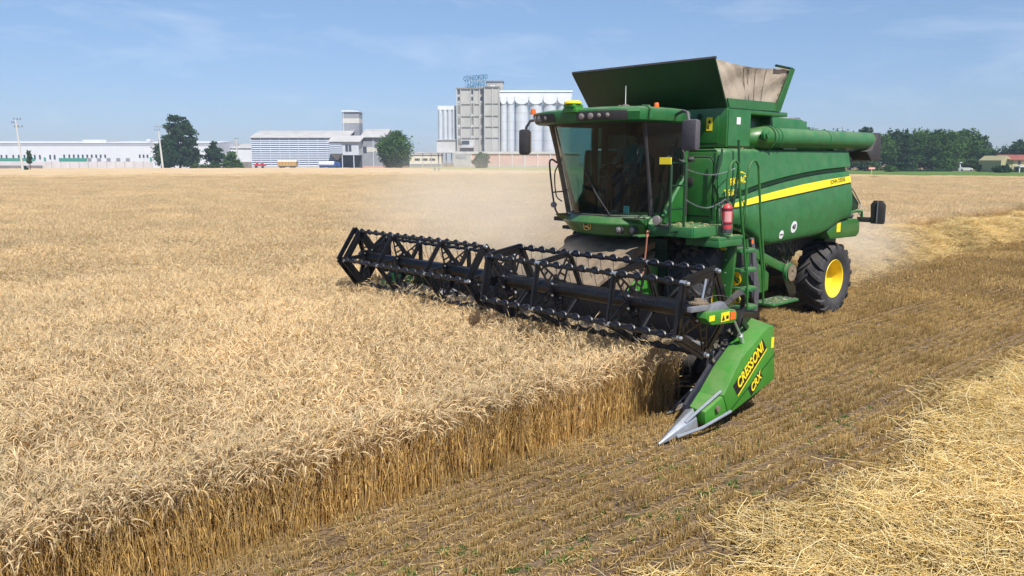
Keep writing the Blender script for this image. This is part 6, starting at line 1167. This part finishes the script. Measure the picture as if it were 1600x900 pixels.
for i in range(46): x = RNG.uniform(2.7, 3.5); y = RNG.uniform(3.36, 3.52); z = 1.02 + RNG.uniform(-.12, .10) - max(0, x - 2.9) * .35; kn.box((x, y, z), (RNG.uniform(.02, .10), RNG.uniform(.02, .06), RNG.uniform(.02, .05)), (RNG.uniform(0, 90), RNG.uniform(0, 90), RNG.uniform(0, 90)))
part('linkage', kn, M['dirty'], HD)
for z, y in ((.95, 3.2), (.62, 3.1)): part('cross_tube', MB().cyl((2.95, y - .9, z - .2), (2.95, y + .25, z - .2), .045, seg=12), M['greysteel'], HD)

# chaff that has settled on the ledges
cf = MB()
for x0, x1, y0, y1, z, n in ((.30, 1.28, .95, 1.70, 2.004, 90), (.22, .86, 1.32, 1.86, 1.854, 60), (-4.0, .1, 1.20, 1.42, 3.172, 150), (-1.75, -.65, .9, 1.40, 3.80, 40), (.5, 1.7, -.6, .6, 3.795, 60), (-1.8, -1.05, 1.42, 1.74, .602, 30), (-3.2, -1.9, .2, 1.1, 3.735, 40)):
    for i in range(n):
        x, y, a, L = RNG.uniform(x0, x1), RNG.uniform(y0, y1), RNG.uniform(0, 6.28), RNG.uniform(.012, .07); cf.cyl((x, y, z + RNG.uniform(0, .006)), (x + L * math.cos(a), y + L * math.sin(a), z + RNG.uniform(0, .015)), RNG.uniform(.002, .0045), seg=3)
tag(cf.build('chaff', mat('dry_chaff', (.62, .47, .24), .95, var=.3, vscale=20)), 'bits of straw and chaff settled on the ledges of the harvester', kind='stuff')
# ------------------------------------------------------------------ air and dust
def volume(name, label, c, d, dens, col, noise=None, falloff=False, ani=-0.1):
    o = MB().box((0, 0, 0), d).build(name, None if False else [], None, smooth=0); o.location = c
    m = bpy.data.materials.new(name); m.use_nodes = True; n = m.node_tree; n.nodes.clear(); out = n.nodes.new('ShaderNodeOutputMaterial'); pv = n.nodes.new('ShaderNodeVolumePrincipled')
    pv.inputs['Color'].default_value = (*col, 1); pv.inputs['Density'].default_value = dens; pv.inputs['Anisotropy'].default_value = ani; n.links.new(pv.outputs[0], out.inputs['Volume'])
    if falloff:
        tc = n.nodes.new('ShaderNodeTexCoord'); ln_ = n.nodes.new('ShaderNodeVectorMath'); ln_.operation = 'DIVIDE'; ln_.inputs[1].default_value = tuple(q / 2 for q in d); n.links.new(tc.outputs['Object'], ln_.inputs[0])
        le = n.nodes.new('ShaderNodeVectorMath'); le.operation = 'LENGTH'; n.links.new(ln_.outputs[0], le.inputs[0]); mr = n.nodes.new('ShaderNodeMapRange'); mr.interpolation_type = 'SMOOTHERSTEP'; mr.inputs[1].default_value = 1.0; mr.inputs[2].default_value = 0.15; mr.inputs[3].default_value = 0; mr.inputs[4].default_value = 1; n.links.new(le.outputs['Value'], mr.inputs[0])
        nz = n.nodes.new('ShaderNodeTexNoise'); nz.inputs['Scale'].default_value = noise; nz.inputs['Detail'].default_value = 4; n.links.new(tc.outputs['Object'], nz.inputs['Vector']); m2 = n.nodes.new('ShaderNodeMapRange'); m2.inputs[1].default_value = 0.35; m2.inputs[2].default_value = 0.7; m2.inputs[3].default_value = 0.25; n.links.new(nz.outputs['Fac'], m2.inputs[0])
        mu = n.nodes.new('ShaderNodeMath'); mu.operation = 'MULTIPLY'; n.links.new(mr.outputs[0], mu.inputs[0]); n.links.new(m2.outputs[0], mu.inputs[1]); m3 = n.nodes.new('ShaderNodeMath'); m3.operation = 'MULTIPLY'; m3.inputs[1].default_value = dens; n.links.new(mu.outputs[0], m3.inputs[0]); n.links.new(m3.outputs[0], pv.inputs['Density'])
    o.data.materials.clear(); o.data.materials.append(m); tag(o, label, kind='stuff'); return o
HAZE, DUSTV = True, True
if DUSTV:
    volume('dust', 'pale dust drifting away over the crop on the far side of the cab', (-1.4, -5.2, 1.8), (10, 8.4, 4.0), 0.34, (0.97, 0.90, 0.79), 0.40, True)
    volume('dust', 'dust and chaff blowing low behind the rear wheel', (-7.2, -0.6, 1.0), (7.5, 5.6, 2.6), 0.5, (0.96, 0.88, 0.76), 0.6, True)
    volume('dust', 'dust rising around the feeder house under the cab', (1.7, -0.9, 1.2), (2.6, 3.4, 1.5), 0.8, (0.90, 0.80, 0.66), 1.3, True)
if HAZE:
    volume('haze', None, (0, 0, 30), (2250, 2250, 66), 0.00032, (0.58, 0.75, 1.0), ani=0.0)
